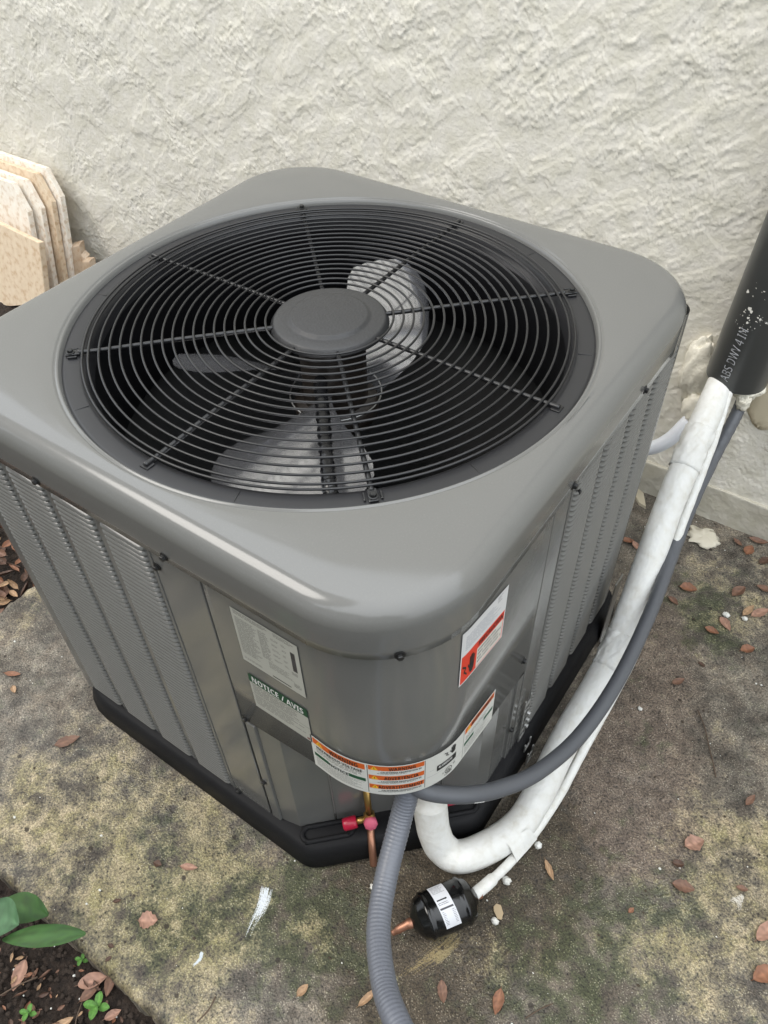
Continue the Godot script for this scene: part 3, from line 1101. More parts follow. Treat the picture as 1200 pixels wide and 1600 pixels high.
	tag(obj("foam_sealant", st, M.foam, null), "cream foam plug filling the open lower end of the black pipe", "foam sealant")
	st = begin()
	lump(st, Vector3(0.468, 0.402, -0.664), Vector3(0.013, 0.024, 0.012), 44, 0.35)
	tag(obj("foam_sealant", st, M.foam, null), "small crumpled foam blob around the top of the dark conduit", "foam sealant")
	var yellow := mat(lin(0.66, 0.58, 0.42), 0.65)
	st = begin()
	lump(st, Vector3(0.505, 0.385, -0.758), Vector3(0.044, 0.105, 0.008), 45, 0.12)
	tag(obj("foam_sealant", st, yellow, null), "smooth yellowish foam patch on the wall right of the conduit", "foam sealant")

# uneven rounded lump
func lump(st: SurfaceTool, c: Vector3, r: Vector3, sd: int, rough: float, nu := 26, nv := 18) -> void:
	var nz := noise(sd, 1.3, 4)
	var rows := []
	for i in nv + 1:
		var th := PI * i / nv
		var row := PackedVector3Array()
		for j in nu:
			var ph := TAU * j / nu
			var d := Vector3(sin(th) * cos(ph), cos(th), sin(th) * sin(ph))
			var k := 1.0 + rough * (nz.get_noise_3dv(d * 1.2) * 1.2 + absf(nz.get_noise_3dv(d * 3.2)) * 0.8 - 0.2)
			row.append(c + d * r * k)
		rows.append(row)
	skin(st, rows, true)

func canister() -> void:
	var a := Vector3(0.395, 0.038, 0.388)
	var b := Vector3(0.456, 0.038, 0.299)
	var ax := (b - a).normalized()
	var c := (a + b) * 0.5
	var L := a.distance_to(b)
	var bs := axis_basis(ax)
	var d := thing("filter_drier", "black steel filter canister with white label lying on the slab", "canister")
	var st := begin()
	var R := 0.0365
	var h := L * 0.5
	lathe(st, [Vector2(0.008, -h - 0.002), Vector2(0.012, -h), Vector2(0.022, -h + 0.005), Vector2(0.031, -h + 0.011), Vector2(R - 0.002, -h + 0.019), Vector2(R + 0.0008, -h + 0.021), Vector2(R + 0.0008, -h + 0.025), Vector2(R - 0.001, -h + 0.028),
		Vector2(R, -h + 0.031), Vector2(R, h - 0.031), Vector2(R - 0.001, h - 0.028), Vector2(R + 0.0008, h - 0.025), Vector2(R + 0.0008, h - 0.021), Vector2(R - 0.002, h - 0.019), Vector2(0.031, h - 0.011), Vector2(0.022, h - 0.005), Vector2(0.012, h), Vector2(0.008, h + 0.002)], 64, c, bs)
	obj("shell", st, M.canister, d)
	# copper ends
	st = begin()
	tube(st, smooth_path([a + ax * 0.004, a - ax * 0.008, a - ax * 0.018 + Vector3(0, -0.003, 0), a - ax * 0.034 + Vector3(0, -0.012, 0)], 6), func(t, _a): return 0.0082 - 0.0016 * smoothstep(0.01, 0.016, t) - 0.002 * smoothstep(0.028, 0.037, t), 16)
	obj("copper_end", st, M.copper, d)
	st = begin()
	rod(st, b - ax * 0.004, b + ax * 0.010, 0.0075, 16)
	obj("copper_end", st, M.copper, d)
	# label wrapped over the upper side
	var up := (Vector3.UP - ax * ax.dot(Vector3.UP)).normalized()
	var side := ax.cross(up)
	var im := Image.create(160, 384, false, Image.FORMAT_RGB8)
	im.fill(Color(0.80, 0.81, 0.83))
	word_rows(im, Rect2i(14, 20, 130, 100), 13, Color(0.3, 0.3, 0.32), 1.0)
	im.fill_rect(Rect2i(18, 158, 90, 10), Color(0.03, 0.03, 0.03))
	for k in 18:
		im.fill_rect(Rect2i(108 + k, 154 + k / 2, 1, 18 - k), Color(0.03, 0.03, 0.03))
	word_rows(im, Rect2i(14, 184, 130, 26), 12, Color(0.3, 0.3, 0.32), 1.0)
	im.fill_rect(Rect2i(10, 222, 140, 14), Color(0.25, 0.24, 0.26))
	word_rows(im, Rect2i(14, 250, 36, 110), 12, Color(0.4, 0.4, 0.42), 1.0)
	word_rows(im, Rect2i(118, 250, 30, 110), 12, Color(0.4, 0.4, 0.42), 1.0)
	st = begin()
	var cl := c + ax * -0.002
	var n := 24
	var toward := 1.0 if side.dot(Vector3(0.2, 0, 0.7)) > 0 else -1.0
	for k in n:
		var q := []
		for e in [[k, -1], [k, 1], [k + 1, 1], [k + 1, -1]]:
			var an: float = lerpf(-1.0, 1.1, float(e[0]) / n)
			var o: Vector3 = (up * cos(an) + side * sin(an) * toward) * (R + 0.0006)
			q.append([cl + o + ax * 0.0125 * e[1] + ax * 0.004 * sin(an), Vector2(0.5 + 0.5 * e[1], float(e[0]) / n)])
		for i in [0, 1, 2, 0, 2, 3]:
			st.set_uv(q[i][1])
			st.add_vertex(q[i][0])
	obj("paper_label", st, image_mat(im), d)

# ------------------------------------------------------------------ setting
func stucco(x: float, y: float, a: FastNoiseLite, b: FastNoiseLite, c: FastNoiseLite, d: FastNoiseLite) -> float:
	# trowelled coat: flat overlapping sweeps, torn ridges at their edges, crumbs in patches
	var u := x * 0.82 + y * 0.57
	var v := -x * 0.57 + y * 0.82
	var warp := c.get_noise_2d(x * 6.0, y * 6.0)
	var sweep := a.get_noise_2d(u * 4.0 + warp * 0.35, v * 7.0)
	var patch := smoothstep(0.08, 0.36, d.get_noise_2d(x * 3.0 + 7.0, y * 3.4) + 0.35 * warp)
	var fine := b.get_noise_2d(u * 48.0 + 40.0, v * 76.0)
	var knob := c.get_noise_2d(x * 62.0 + 11.0, y * 62.0)
	var tear := pow(maxf(1.0 - absf(b.get_noise_2d(u * 12.0 + warp * 0.6, v * 30.0)) * 1.15, 0.0), 10.0)
	var h := 0.0009 * sweep
	var rim := 0.0
	for lv in [-0.24, 0.05, 0.27]:
		h += 0.0015 * smoothstep(lv, lv + 0.03, sweep + 0.05 * fine)
		rim += exp(-pow((sweep - lv - 0.03) / 0.05, 2.0))
	h += rim * (0.0014 * tear + 0.0016 * maxf(fine, 0.0))
	h += patch * (0.0026 * absf(fine) + 0.0046 * maxf(knob - 0.10, 0.0) + 0.0016 * tear)
	h += (1.0 - patch) * (0.00025 * fine + 0.0007 * pow(tear, 2.0))
	return h

func wall() -> void:
	var w := thing("stucco_wall", "cream painted wall of rough trowelled stucco behind the unit", "wall", Vector3(0, 0, WALL_Z))
	var a := noise(101, 1.0, 3)
	var b := noise(102, 1.0, 3)
	var c := noise(103, 1.0, 3)
	var d := noise(104, 1.0, 2)
	var m := mat(lin(0.79, 0.755, 0.685), 0.6)
	var ct := noise_tex(15, 0.012, 512, false)
	var g := Gradient.new()
	g.set_color(0, Color(0.93, 0.93, 0.90))
	g.set_color(1, Color(1, 1, 1))
	ct.color_ramp = g
	m.albedo_texture = ct
	m.normal_enabled = true
	m.normal_texture = noise_tex(16, 0.045, 512, true, 6.0, 4)
	m.normal_scale = 0.22
	m.uv1_triplanar = true
	m.uv1_scale = Vector3(3.1, 3.1, 3.1)
	var nx := 900
	var ny := 420
	var x0 := -2.45
	var dx := 0.0036
	var mesh := field(nx, ny, func(i, j):
		var x: float = x0 + dx * i
		var y: float = -0.085 + 0.0035 * (ny - 1 - j)
		var s := 1.0 if j > 0 else 0.0
		return Vector3(x, y, s * 0.62 * stucco(x, y, a, b, c, d)), func(p): return Vector2(p.x, -p.y))
	put("stucco_face", mesh, m, w)
	# the wall above and beside what the picture shows
	mesh = field(120, 60, func(i, j):
		var x: float = -4.5 + 9.0 * i / 119.0
		var y: float = 1.37 + 1.35 * (59 - j) / 59.0
		return Vector3(x, y, 0.004 + 0.004 * a.get_noise_2d(x * 4.0, y * 6.0)), func(p): return Vector2(p.x, -p.y))
	put("upper_wall", mesh, m, w)
	var st := begin(true)
	box(st, Vector3(-3.48, 0.6, -0.098), Vector3(2.05, 1.6, 0.2), 0.002)
	box(st, Vector3(2.63, 0.6, -0.098), Vector3(3.76, 1.6, 0.2), 0.002)
	box(st, Vector3(0, 1.3, -0.16), Vector3(9.0, 2.85, 0.3), 0.002)
	obj("wall_core", st, m, w)
	# plinth: a slightly proud band at the foot
	var fm := m.duplicate() as StandardMaterial3D
	fm.albedo_color = lin(0.54, 0.51, 0.44)
	mesh = field(370, 34, func(i, j):
		var x: float = -0.80 + 0.0061 * i
		var t: float = j / 33.0
		var y: float = 0.089 - 0.004 * c.get_noise_2d(x * 6.0, 3.0)
		var z: float = 0.010
		if t < 0.12:
			z = lerpf(-0.004, 0.011, t / 0.12)
		else:
			y -= (t - 0.12) / 0.88 * 0.15
			z = 0.011 + 0.6 * stucco(x, y + 3.0, a, b, c, d) - 0.004 + 0.005 * t
		return Vector3(x, y, z), func(p): return Vector2(p.x, -p.y))
	put("plinth", mesh, fm, w)

func slab_images() -> Array:
	var W := 2000
	var H := 1464
	var k := 8
	# where stains, painted shade, lichen and moss lie: (x, z, radius, strength)
	var lichen := [[-0.206, 0.648, 0.2, 1.0], [-0.08, 0.60, 0.2, 1.0], [0.02, 0.56, 0.15, 0.9], [0.10, 0.52, 0.08, 0.5], [0.80, -0.03, 0.13, 0.9], [0.86, 0.10, 0.16, 1.0], [0.80, 0.2, 0.12, 0.6], [0.62, -0.46, 0.1, 0.5], [0.60, -0.62, 0.14, 0.7], [0.66, -0.25, 0.09, 0.35], [-0.66, 0.3, 0.09, 0.9], [0.16, 0.66, 0.14, 0.6], [-0.3, 0.5, 0.12, 0.35], [0.53, 0.35, 0.05, 0.9], [0.26, 0.478, 0.04, 0.8]]
	var moss := [[0.17, 0.50, 0.08, 1.1], [0.09, 0.60, 0.1, 0.9], [0.0, 0.50, 0.12, 0.55], [0.25, 0.46, 0.09, 1.3], [0.34, 0.50, 0.08, 0.5], [0.55, -0.50, 0.09, 0.9], [0.61, -0.42, 0.06, 0.7], [0.72, 0.12, 0.09, 0.6], [0.66, 0.24, 0.14, 0.75], [0.58, 0.36, 0.12, 0.6], [-0.05, 0.66, 0.12, 0.35], [-0.16, 0.52, 0.1, 0.35], [0.58, -0.14, 0.05, 0.5]]
	var dark := [[0.44, 0.30, 0.13, 1.0], [0.35, 0.40, 0.11, 1.0], [0.54, 0.19, 0.11, 0.9], [0.48, 0.42, 0.12, 0.7], [0.26, 0.40, 0.07, 0.6], [0.50, 0.10, 0.08, 0.7], [0.40, 0.50, 0.1, 0.5], [0.05, 0.47, 0.05, 0.5]]  # brown stain and painted shade at the unit's front, in one tone
	var red := [[0.56, -0.12, 0.13, 1.0], [0.60, 0.0, 0.12, 0.8], [0.55, -0.30, 0.10, 0.7], [0.50, -0.42, 0.09, 0.5], [0.64, 0.06, 0.09, 0.8], [-0.1, 0.55, 0.05, 0.3], [0.44, -0.5, 0.1, 0.4]]
	var low := Image.create(W / k, H / k, false, Image.FORMAT_RGBA8)
	for j in H / k:
		for i in W / k:
			var x := SLAB_X0 + (i + 0.5) * k * (SLAB_X1 - SLAB_X0) / W
			var z := WALL_Z + (j + 0.5) * k * (SLAB_Z1 - WALL_Z) / H
			var c := [0.0, 0.0, 0.0, 0.0]
			var n := 0
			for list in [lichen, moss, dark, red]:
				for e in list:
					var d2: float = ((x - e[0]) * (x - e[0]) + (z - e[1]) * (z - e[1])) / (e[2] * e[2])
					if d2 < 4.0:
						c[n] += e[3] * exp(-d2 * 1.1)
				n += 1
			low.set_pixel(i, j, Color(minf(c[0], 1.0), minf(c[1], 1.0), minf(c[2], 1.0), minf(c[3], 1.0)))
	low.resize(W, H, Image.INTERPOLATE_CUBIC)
	var reg := low.get_data()
	var n1 := noise_bytes(noise(51, 0.009, 5), W, H)
	var n2 := noise_bytes(noise(52, 0.036, 4), W, H)
	var n3 := noise_bytes(noise(53, 0.16, 3), W, H)
	var n4 := noise_bytes(noise(54, 0.022, 5), W, H)
	var n5 := noise_bytes(noise(55, 0.33, 2), W, H)
	var out := PackedByteArray()
	out.resize(W * H * 3)
	var hgt := PackedByteArray()
	hgt.resize(W * H)
	for p in W * H:
		var a := n1[p] / 255.0
		var b := n2[p] / 255.0
		var c := n3[p] / 255.0
		var d := n4[p] / 255.0
		var e := n5[p] / 255.0
		var A := a - 0.5
		var B := b - 0.5
		var C := c - 0.5
		var D := d - 0.5
		var E := e - 0.5
		var q := p * 4
		# bare concrete, greyish to purplish brown
		var r := 98.0 + 85.0 * A + 40.0 * D
		var g := r * (0.93 + 0.08 * D)
		var bl := r * (0.83 + 0.12 * D)
		# soaked brown stains, with shade in front of the unit painted in
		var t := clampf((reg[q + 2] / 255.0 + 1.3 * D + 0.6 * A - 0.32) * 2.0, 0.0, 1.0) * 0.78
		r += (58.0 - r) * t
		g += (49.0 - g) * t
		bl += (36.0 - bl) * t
		t = clampf((reg[q + 3] / 255.0 + 1.3 * D - 0.3) * 2.0, 0.0, 1.0) * 0.55
		r += (104.0 - r) * t
		g += (88.0 - g) * t
		bl += (76.0 - bl) * t
		# moss film
		t = clampf((reg[q + 1] / 255.0 * 0.85 + 1.6 * D - 0.5 * A + 0.5 * C - 0.36) * 1.9, 0.0, 1.0) * 0.72
		r += (56.0 - r) * t
		g += (61.0 - g) * t
		bl += (38.0 - bl) * t
		# lichen crust, two tones
		t = clampf((reg[q] / 255.0 * 0.85 + 1.4 * A + 0.7 * B + 0.55 * C + 0.5 * D - 0.46) * 1.5, 0.0, 1.0) * 0.68
		var wa := clampf(0.5 + D * 3.4, 0.0, 1.0)
		r += (128.0 + 32.0 * wa - r) * t
		g += (121.0 + 24.0 * wa - g) * t
		bl += (80.0 + 34.0 * wa - bl) * t
		var lv := maxf(0.25, 1.0 + 0.6 * C + 0.65 * E + 0.35 * B)
		r *= lv
		g *= lv
		bl *= lv
		# pale grit
		if e > 0.70 and b > 0.50:
			t = clampf((e - 0.70) * 10.0, 0.0, 1.0) * 0.7
			r += (190.0 - r) * t
			g += (184.0 - g) * t
			bl += (166.0 - bl) * t
		# pits
		if c < 0.27 and b < 0.5:
			t = clampf((0.27 - c) * 9.0, 0.0, 0.7)
			r *= 1.0 - t
			g *= 1.0 - t
			bl *= 1.0 - t
		out[p * 3] = int(clampf(r, 8.0, 245.0))
		out[p * 3 + 1] = int(clampf(g, 8.0, 245.0))
		out[p * 3 + 2] = int(clampf(bl, 6.0, 245.0))
		hgt[p] = int(clampf((0.30 * b + 0.5 * c + 0.35 * e) * 220.0, 0.0, 255.0))
	var im := Image.create_from_data(W, H, false, Image.FORMAT_RGB8, out)
	# brushed marks: white paint and pale scrapes, each a bundle of broken hairs
	for e in [[0.158, 0.470, 0.186, 0.545, 0.011, Color(0.80, 0.82, 0.84), 90], [0.137, 0.602, 0.142, 0.632, 0.004, Color(0.74, 0.77, 0.79), 26], [0.455, 0.35, 0.415, 0.47, 0.016, Color(0.52, 0.46, 0.32), 60], [0.45, 0.41, 0.47, 0.35, 0.008, Color(0.50, 0.45, 0.32), 30], [0.80, 0.05, 0.82, 0.06, 0.014, Color(0.74, 0.72, 0.68), 30]]:
		var p0 := Vector2(e[0], e[1])
		var p1 := Vector2(e[2], e[3])
		var nn := (p1 - p0).normalized().orthogonal()
		for q in e[6]:
			var s := rng.randfn(0.0, 0.42)
			if absf(s) > 1.0:
				continue
			var t0 := rng.randf_range(0.0, 0.55) * rng.randf()
			var t1 := t0 + rng.randf_range(0.1, 0.6)
			var t := t0
			while t < minf(t1, 1.0):
				if rng.randf() < 0.9 - t * 0.45:
					var w: Vector2 = p0.lerp(p1, t) + nn * e[4] * s * (1.0 - 0.35 * t) + nn * sin(t * 5.0) * 0.003
					var ix := int((w.x - SLAB_X0) / (SLAB_X1 - SLAB_X0) * W)
					var iy := int((w.y - WALL_Z) / (SLAB_Z1 - WALL_Z) * H)
					if ix > 0 and iy > 0 and ix < W and iy < H:
						im.set_pixel(ix, iy, im.get_pixel(ix, iy).lerp(e[5], rng.randf_range(0.5, 0.95)))
				t += 0.008
	# pits
	for pit in 420:
		var cx := rng.randi_range(8, W - 9)
		var cy := rng.randi_range(8, H - 9)
		var rad := 1.2 + 3.2 * pow(rng.randf(), 3.0)
		for y in range(-5, 6):
			for x in range(-5, 6):
				if Vector2(x, y * rng.randf_range(0.8, 1.3)).length() < rad:
					im.set_pixel(cx + x, cy + y, im.get_pixel(cx + x, cy + y).lerp(Color(0.13, 0.105, 0.08), 0.7))
	im.generate_mipmaps()
	var hm := Image.create_from_data(W, H, false, Image.FORMAT_L8, hgt)
	hm.bump_map_to_normal_map(4.0)
	hm.generate_mipmaps()
	return [im, hm]

func slab() -> void:
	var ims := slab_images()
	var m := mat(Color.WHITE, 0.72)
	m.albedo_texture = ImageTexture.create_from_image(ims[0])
	m.normal_enabled = true
	m.normal_texture = ImageTexture.create_from_image(ims[1])
	m.normal_scale = 0.8
	var rough := noise_tex(17, 0.01, 512, false)
	var g := Gradient.new()
	g.set_color(0, Color(0.45, 0.45, 0.45))
	g.set_color(1, Color(0.95, 0.95, 0.95))
	rough.color_ramp = g
	m.roughness = 1.0
	m.roughness_texture = rough
	var a := noise(61, 6.0, 3)
	var b := noise(62, 40.0, 2)
	var nx := 420
	var ny := 310
	var wx := SLAB_X1 - SLAB_X0
	var wz := SLAB_Z1 - WALL_Z
	var mesh := field(nx, ny, func(i, j):
		var x: float = SLAB_X0 + wx * i / (nx - 1.0)
		var z: float = WALL_Z + wz * j / (ny - 1.0)
		var y: float = 0.0018 * a.get_noise_2d(x, z) + 0.0011 * b.get_noise_2d(x, z) - 0.0028
		var e: float = minf(minf(x - SLAB_X0, SLAB_Z1 - z), SLAB_X1 - x)
		# worn arris
		var worn: float = maxf(0.0, 0.016 + 0.009 * b.get_noise_2d(x * 0.6, z * 0.6) - e)
		y -= worn * worn * 38.0
		if j == ny - 1:
			y = -0.09
			z += 0.004 + 0.005 * b.get_noise_2d(x, 3.0)
		elif j == ny - 2:
			y -= 0.005
			z = SLAB_Z1 - 0.0005 + 0.004 * b.get_noise_2d(x, 3.0)
		if i == 0:
			y = -0.09
			x -= 0.004 + 0.005 * b.get_noise_2d(4.0, z)
		elif i == 1:
			y -= 0.005
			x = SLAB_X0 + 0.0005 + 0.006 * b.get_noise_2d(5.0, z)
		if i == nx - 1:
			y = -0.09
		return Vector3(x, y, z), func(p): return Vector2((p.x - SLAB_X0) / wx, (p.z - WALL_Z) / wz))
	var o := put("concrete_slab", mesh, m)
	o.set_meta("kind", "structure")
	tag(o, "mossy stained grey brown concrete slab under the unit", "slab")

func soil() -> void:
	var m := mat(lin(0.045, 0.030, 0.021), 0.95)
	var ct := noise_tex(18, 0.03, 512, false)
	var g := Gradient.new()
	g.set_color(0, Color(0.45, 0.42, 0.4))
	g.set_color(1, Color(1.3, 1.25, 1.2).clamp())
	ct.color_ramp = g
	m.albedo_texture = ct
	m.normal_enabled = true
	m.normal_texture = noise_tex(19, 0.06, 512, true, 10.0, 5)
	m.uv1_triplanar = true
	m.uv1_scale = Vector3(4, 4, 4)
	var a := noise(71, 9.0, 4)
	var b := noise(72, 55.0, 3)
	# near ground with clods
	var mesh := field(330, 250, func(i, j):
		var x: float = -2.6 + 3.3 * i / 329.0
		var z: float = -0.9 + 2.0 * j / 249.0
		return Vector3(x, SOIL_Y + 0.010 * a.get_noise_2d(x, z) + 0.007 * b.get_noise_2d(x, z), z), func(p): return Vector2(p.x, p.z))
	var o := put("soil", mesh, m)
	o.set_meta("kind", "structure")
	tag(o, "dark brown garden soil beside the slab", "soil")
	# the ground goes on to the horizon
	var st := begin()
	quad(st, Vector3(-200, SOIL_Y - 0.03, -200), Vector3(200, SOIL_Y - 0.03, -200), Vector3(200, SOIL_Y - 0.03, 200), Vector3(-200, SOIL_Y - 0.03, 200))
	o = obj("ground", st, mat(lin(0.06, 0.055, 0.035), 0.95))
	o.set_meta("kind", "structure")
	tag(o, "open ground around the house", "ground")

# ------------------------------------------------------------------ leaves and litter
func leaf_mesh(L: float, W: float, curl: float, cup: float, tone: Color, sd: int, lobed := 0.0) -> ArrayMesh:
	var st := begin()
	var nz := noise(sd, 1.0, 3)
	var nu := 12
	var nv := 6
	var rows := []
	var cols := []
	for i in nu + 1:
		var u := float(i) / nu
		var half := W * 0.5 * pow(sin(PI * pow(clampf(u, 0.012, 0.985), 0.85)), 0.75)
		half *= 1.0 + lobed * nz.get_noise_2d(u * 6.0, 1.0)
		var row := PackedVector3Array()
		var cr := PackedColorArray()
		for j in nv + 1:
			var v := 2.0 * j / nv - 1.0
			var bend := curl * (u - 0.5)
			var x := (sin(bend) / maxf(absf(curl), 0.01) if absf(curl) > 0.01 else (u - 0.5)) * L
			if absf(curl) > 0.01:
				x = sin(bend) / absf(curl) * L
			var y := (1.0 - cos(bend)) / maxf(absf(curl), 0.01) * L * signf(curl + 0.0001)
			var z := v * half
			y += cup * half * v * v + 0.05 * W * nz.get_noise_2d(u * 3.0 + 9.0, v * 1.5)
			y -= 0.03 * W * exp(-v * v * 40.0)
			row.append(Vector3(x, y, z))
			var k := 1.0 + 0.5 * nz.get_noise_2d(u * 4.0, v * 2.5 + 20.0)
			if absf(v) < 0.05:
				k *= 1.25
			cr.append(Color(tone.r * k, tone.g * k, tone.b * k))
		rows.append(row)
		cols.append(cr)
	for i in nu:
		for j in nv:
			for e in [[0, 0], [1, 1], [0, 1], [0, 0], [1, 0], [1, 1]]:
				st.set_color(cols[i + e[0]][j + e[1]])
				st.add_vertex(rows[i + e[0]][j + e[1]])
	# stalk
	var s0: Vector3 = rows[0][nv / 2]
	for q in [Vector3(0, 0, 0.0007), Vector3(0, 0.0007, 0)]:
		for v in [s0 + q, s0 - q + Vector3(-L * 0.12, 0, 0), s0 - q, s0 + q, s0 + q * 0.6 + Vector3(-L * 0.12, 0.001, 0), s0 - q + Vector3(-L * 0.12, 0, 0)]:
			st.set_color(Color(tone.r * 0.6, tone.g * 0.6, tone.b * 0.6))
			st.add_vertex(v)
	st.generate_normals()
	return st.commit()

# lowest point rests on the ground
func lay(mesh: ArrayMesh, at: Vector3, yaw: float, m: Material, called: String, label: String, category: String, group: String, lift := 0.0) -> MeshInstance3D:
	var o := put(called, mesh, m)
	var bb := mesh.get_aabb()
	o.position = at + Vector3.UP * (0.0006 - bb.position.y + lift)
	o.rotation.y = yaw
	tag(o, label, category, group)
	return o

func leaves() -> void:
	var brown := Color(0.15, 0.08, 0.052)
	var tan := Color(0.33, 0.21, 0.12)
	var orange := Color(0.205, 0.092, 0.05)
	var dark := Color(0.075, 0.04, 0.026)
	var pink := Color(0.30, 0.17, 0.12)
	var G := "fallen leaves on the concrete slab"
	# x, z, length, width, turn, curl, cup, tone, lobes, label
	var list := [
		[0.515, -0.520, 0.042, 0.030, 0.3, 0.5, 0.5, orange, 0.1, "round orange leaf just right of the dark conduit, cupped upwards"],
		[0.607, -0.571, 0.048, 0.026, 1.2, 0.4, 0.4, brown, 0.1, "upright oval brown leaf right of the orange round one, alone"],
		[0.655, -0.611, 0.050, 0.022, 0.2, 0.6, 0.3, brown, 0.1, "dark brown leaf cut by the right picture edge below the wall"],
		[0.594, -0.439, 0.034, 0.020, 0.0, 0.5, 0.5, orange, 0.0, "small orange oval leaf lying level left of the tan leaf cluster"],
		[0.611, -0.472, 0.042, 0.022, -0.7, 0.3, 0.3, pink, 0.1, "pale pinkish leaf touching the level orange oval leaf"],
		[0.640, -0.533, 0.046, 0.018, 1.3, 0.3, 0.2, tan, 0.1, "left leaf of the tan upright pair near the right edge"],
		[0.662, -0.540, 0.052, 0.024, 1.0, 0.3, 0.2, pink, 0.1, "larger right leaf of the tan upright pair near right edge"],
		[0.669, -0.434, 0.036, 0.024, 0.8, 0.4, 0.4, orange, 0.1, "orange brown leaf below the tan upright pair"],
		[0.580, -0.285, 0.034, 0.017, 1.0, 0.4, 0.3, brown, 0.0, "lone upright russet leaf on the bare middle of the right slab"],
		[0.605, -0.349, 0.020, 0.009, -0.3, 0.5, 0.4, dark, 0.3, "small dark torn leaf scrap above the lone russet leaf"],
		[0.500, -0.470, 0.032, 0.016, -0.4, 0.5, 0.4, brown, 0.1, "small brown leaf half hidden beneath the dark conduit"],
		[0.589, -0.701, 0.040, 0.026, 1.5, 0.5, 0.4, orange, 0.1, "squarish red brown leaf near the wall foot, largest there"],
		[0.561, -0.711, 0.030, 0.014, -0.5, 0.5, 0.4, brown, 0.1, "narrow brown leaf left of the squarish red brown one by the wall"],
		[0.598, -0.738, 0.050, 0.022, 0.2, 0.7, 0.4, brown, 0.1, "long brown leaf pressed against the foot of the wall"],
		[0.628, -0.690, 0.040, 0.022, 1.1, 0.6, 0.4, dark, 0.1, "dark curled leaf near the wall at the right picture edge"],
		[0.505, -0.664, 0.030, 0.012, -1.2, 0.7, 0.5, orange, 0.1, "thin curled red leaf lying on the white plaster splash"],
		[0.352, -0.578, 0.034, 0.020, 0.4, 0.6, 0.4, orange, 0.1, "left of two brown leaves behind the unit beside the thick pipe"],
		[0.376, -0.573, 0.038, 0.018, -0.5, 0.6, 0.4, pink, 0.1, "right of two brown leaves behind the unit beside the thick pipe"],
		[0.716, 0.005, 0.042, 0.031, 0.9, 0.4, 0.3, pink, 0.15, "large heart shaped tan leaf in the lower right of the slab"],
		[0.726, 0.083, 0.041, 0.025, 0.3, 0.3, 0.2, brown, 0.15, "broad red brown leaf below the heart shaped tan leaf"],
		[0.771, -0.124, 0.032, 0.014, 1.3, 0.3, 0.3, brown, 0.0, "slender brown leaf alone near right edge, halfway down the slab"],
		[0.806, 0.032, 0.022, 0.012, 0.3, 0.3, 0.3, brown, 0.0, "tiny brown leaf right of the broad red brown one"],
		[0.858, 0.072, 0.060, 0.026, 1.2, 0.2, 0.2, pink, 0.05, "big pinkish leaf cut by the right edge near the bottom"],
		[0.873, 0.136, 0.052, 0.028, 1.0, 0.3, 0.3, orange, 0.05, "rust coloured leaf at the right edge, lowest one there"],
		[0.533, 0.183, 0.040, 0.013, -0.7, 0.8, 0.6, tan, 0.2, "curled tan leaf strip right of the thick white pipe's bend"],
		[0.556, 0.399, 0.042, 0.020, -1.3, 0.3, 0.3, orange, 0.05, "orange brown leaf near the bottom edge, right of centre"],
		[0.480, 0.435, 0.036, 0.018, -0.9, 0.5, 0.4, brown, 0.1, "brown leaf near the bottom edge right of the pale conduit"],
		[0.391, 0.505, 0.044, 0.012, 1.3, 0.6, 0.6, tan, 0.2, "curled straw coloured leaf just left of the pale conduit at bottom"],
		[0.303, 0.554, 0.026, 0.015, 1.4, 0.4, 0.4, tan, 0.05, "small upright tan leaf at bottom, left of the straw curl"],
		[0.670, 0.165, 0.014, 0.009, 1.2, 0.3, 0.3, orange, 0.0, "tiny orange leaf bud on the mossy patch at lower right"],
		[0.706, 0.053, 0.022, 0.018, 0.4, 0.9, 0.5, dark, 0.4, "dark crumpled leaf between heart shaped and broad red leaves"],
		[0.029, 0.520, 0.035, 0.014, 0.5, 0.4, 0.3, pink, 0.05, "pinkish narrow leaf in front of the unit's left base corner"],
		[0.034, 0.618, 0.036, 0.030, 0.6, 0.5, 0.5, pink, 0.45, "crumpled round tan leaf on yellow lichen at lower left"],
		[-0.541, 0.446, 0.040, 0.014, 0.5, 0.3, 0.2, orange, 0.05, "reddish oval leaf at the far left edge of the slab"],
		[-0.509, 0.468, 0.022, 0.014, -0.4, 0.4, 0.3, tan, 0.05, "small pale leaf just below the reddish oval at left edge"],
		[-0.329, 0.482, 0.054, 0.026, 1.0, 0.25, 0.15, brown, 0.3, "big angular brown leaf left of the unit's base"],
		[-0.019, 0.546, 0.018, 0.013, 0.3, 0.6, 0.4, dark, 0.3, "small dark leaf scrap left of the pinkish narrow leaf"],
		[-0.031, 0.626, 0.016, 0.008, 0.8, 0.8, 0.5, dark, 0.3, "dark curled scrap on pale lichen left of the crumpled round leaf"],
		[0.012, 0.678, 0.013, 0.008, 0.3, 0.5, 0.5, dark, 0.3, "upper of two dark flakes near the slab's front edge"],
		[0.023, 0.693, 0.013, 0.008, 1.3, 0.5, 0.5, dark, 0.3, "lower of two dark flakes near the slab's front edge"],
	]
	var sd := 300
	for e in list:
		sd += 1
		lay(leaf_mesh(e[2] * 0.86, e[3] * 0.84, e[5] * (0.6 + 0.23 * (sd % 5)), e[6] * (0.7 + 0.3 * (sd % 3)), e[7], sd, e[8] + 0.12), Vector3(e[0], -0.0012, e[1]), e[4], M.leaf, "fallen_leaf", e[9], "leaf", G)
	# leaves on the soil at the lower left
	var G2 := "fallen leaves on the soil"
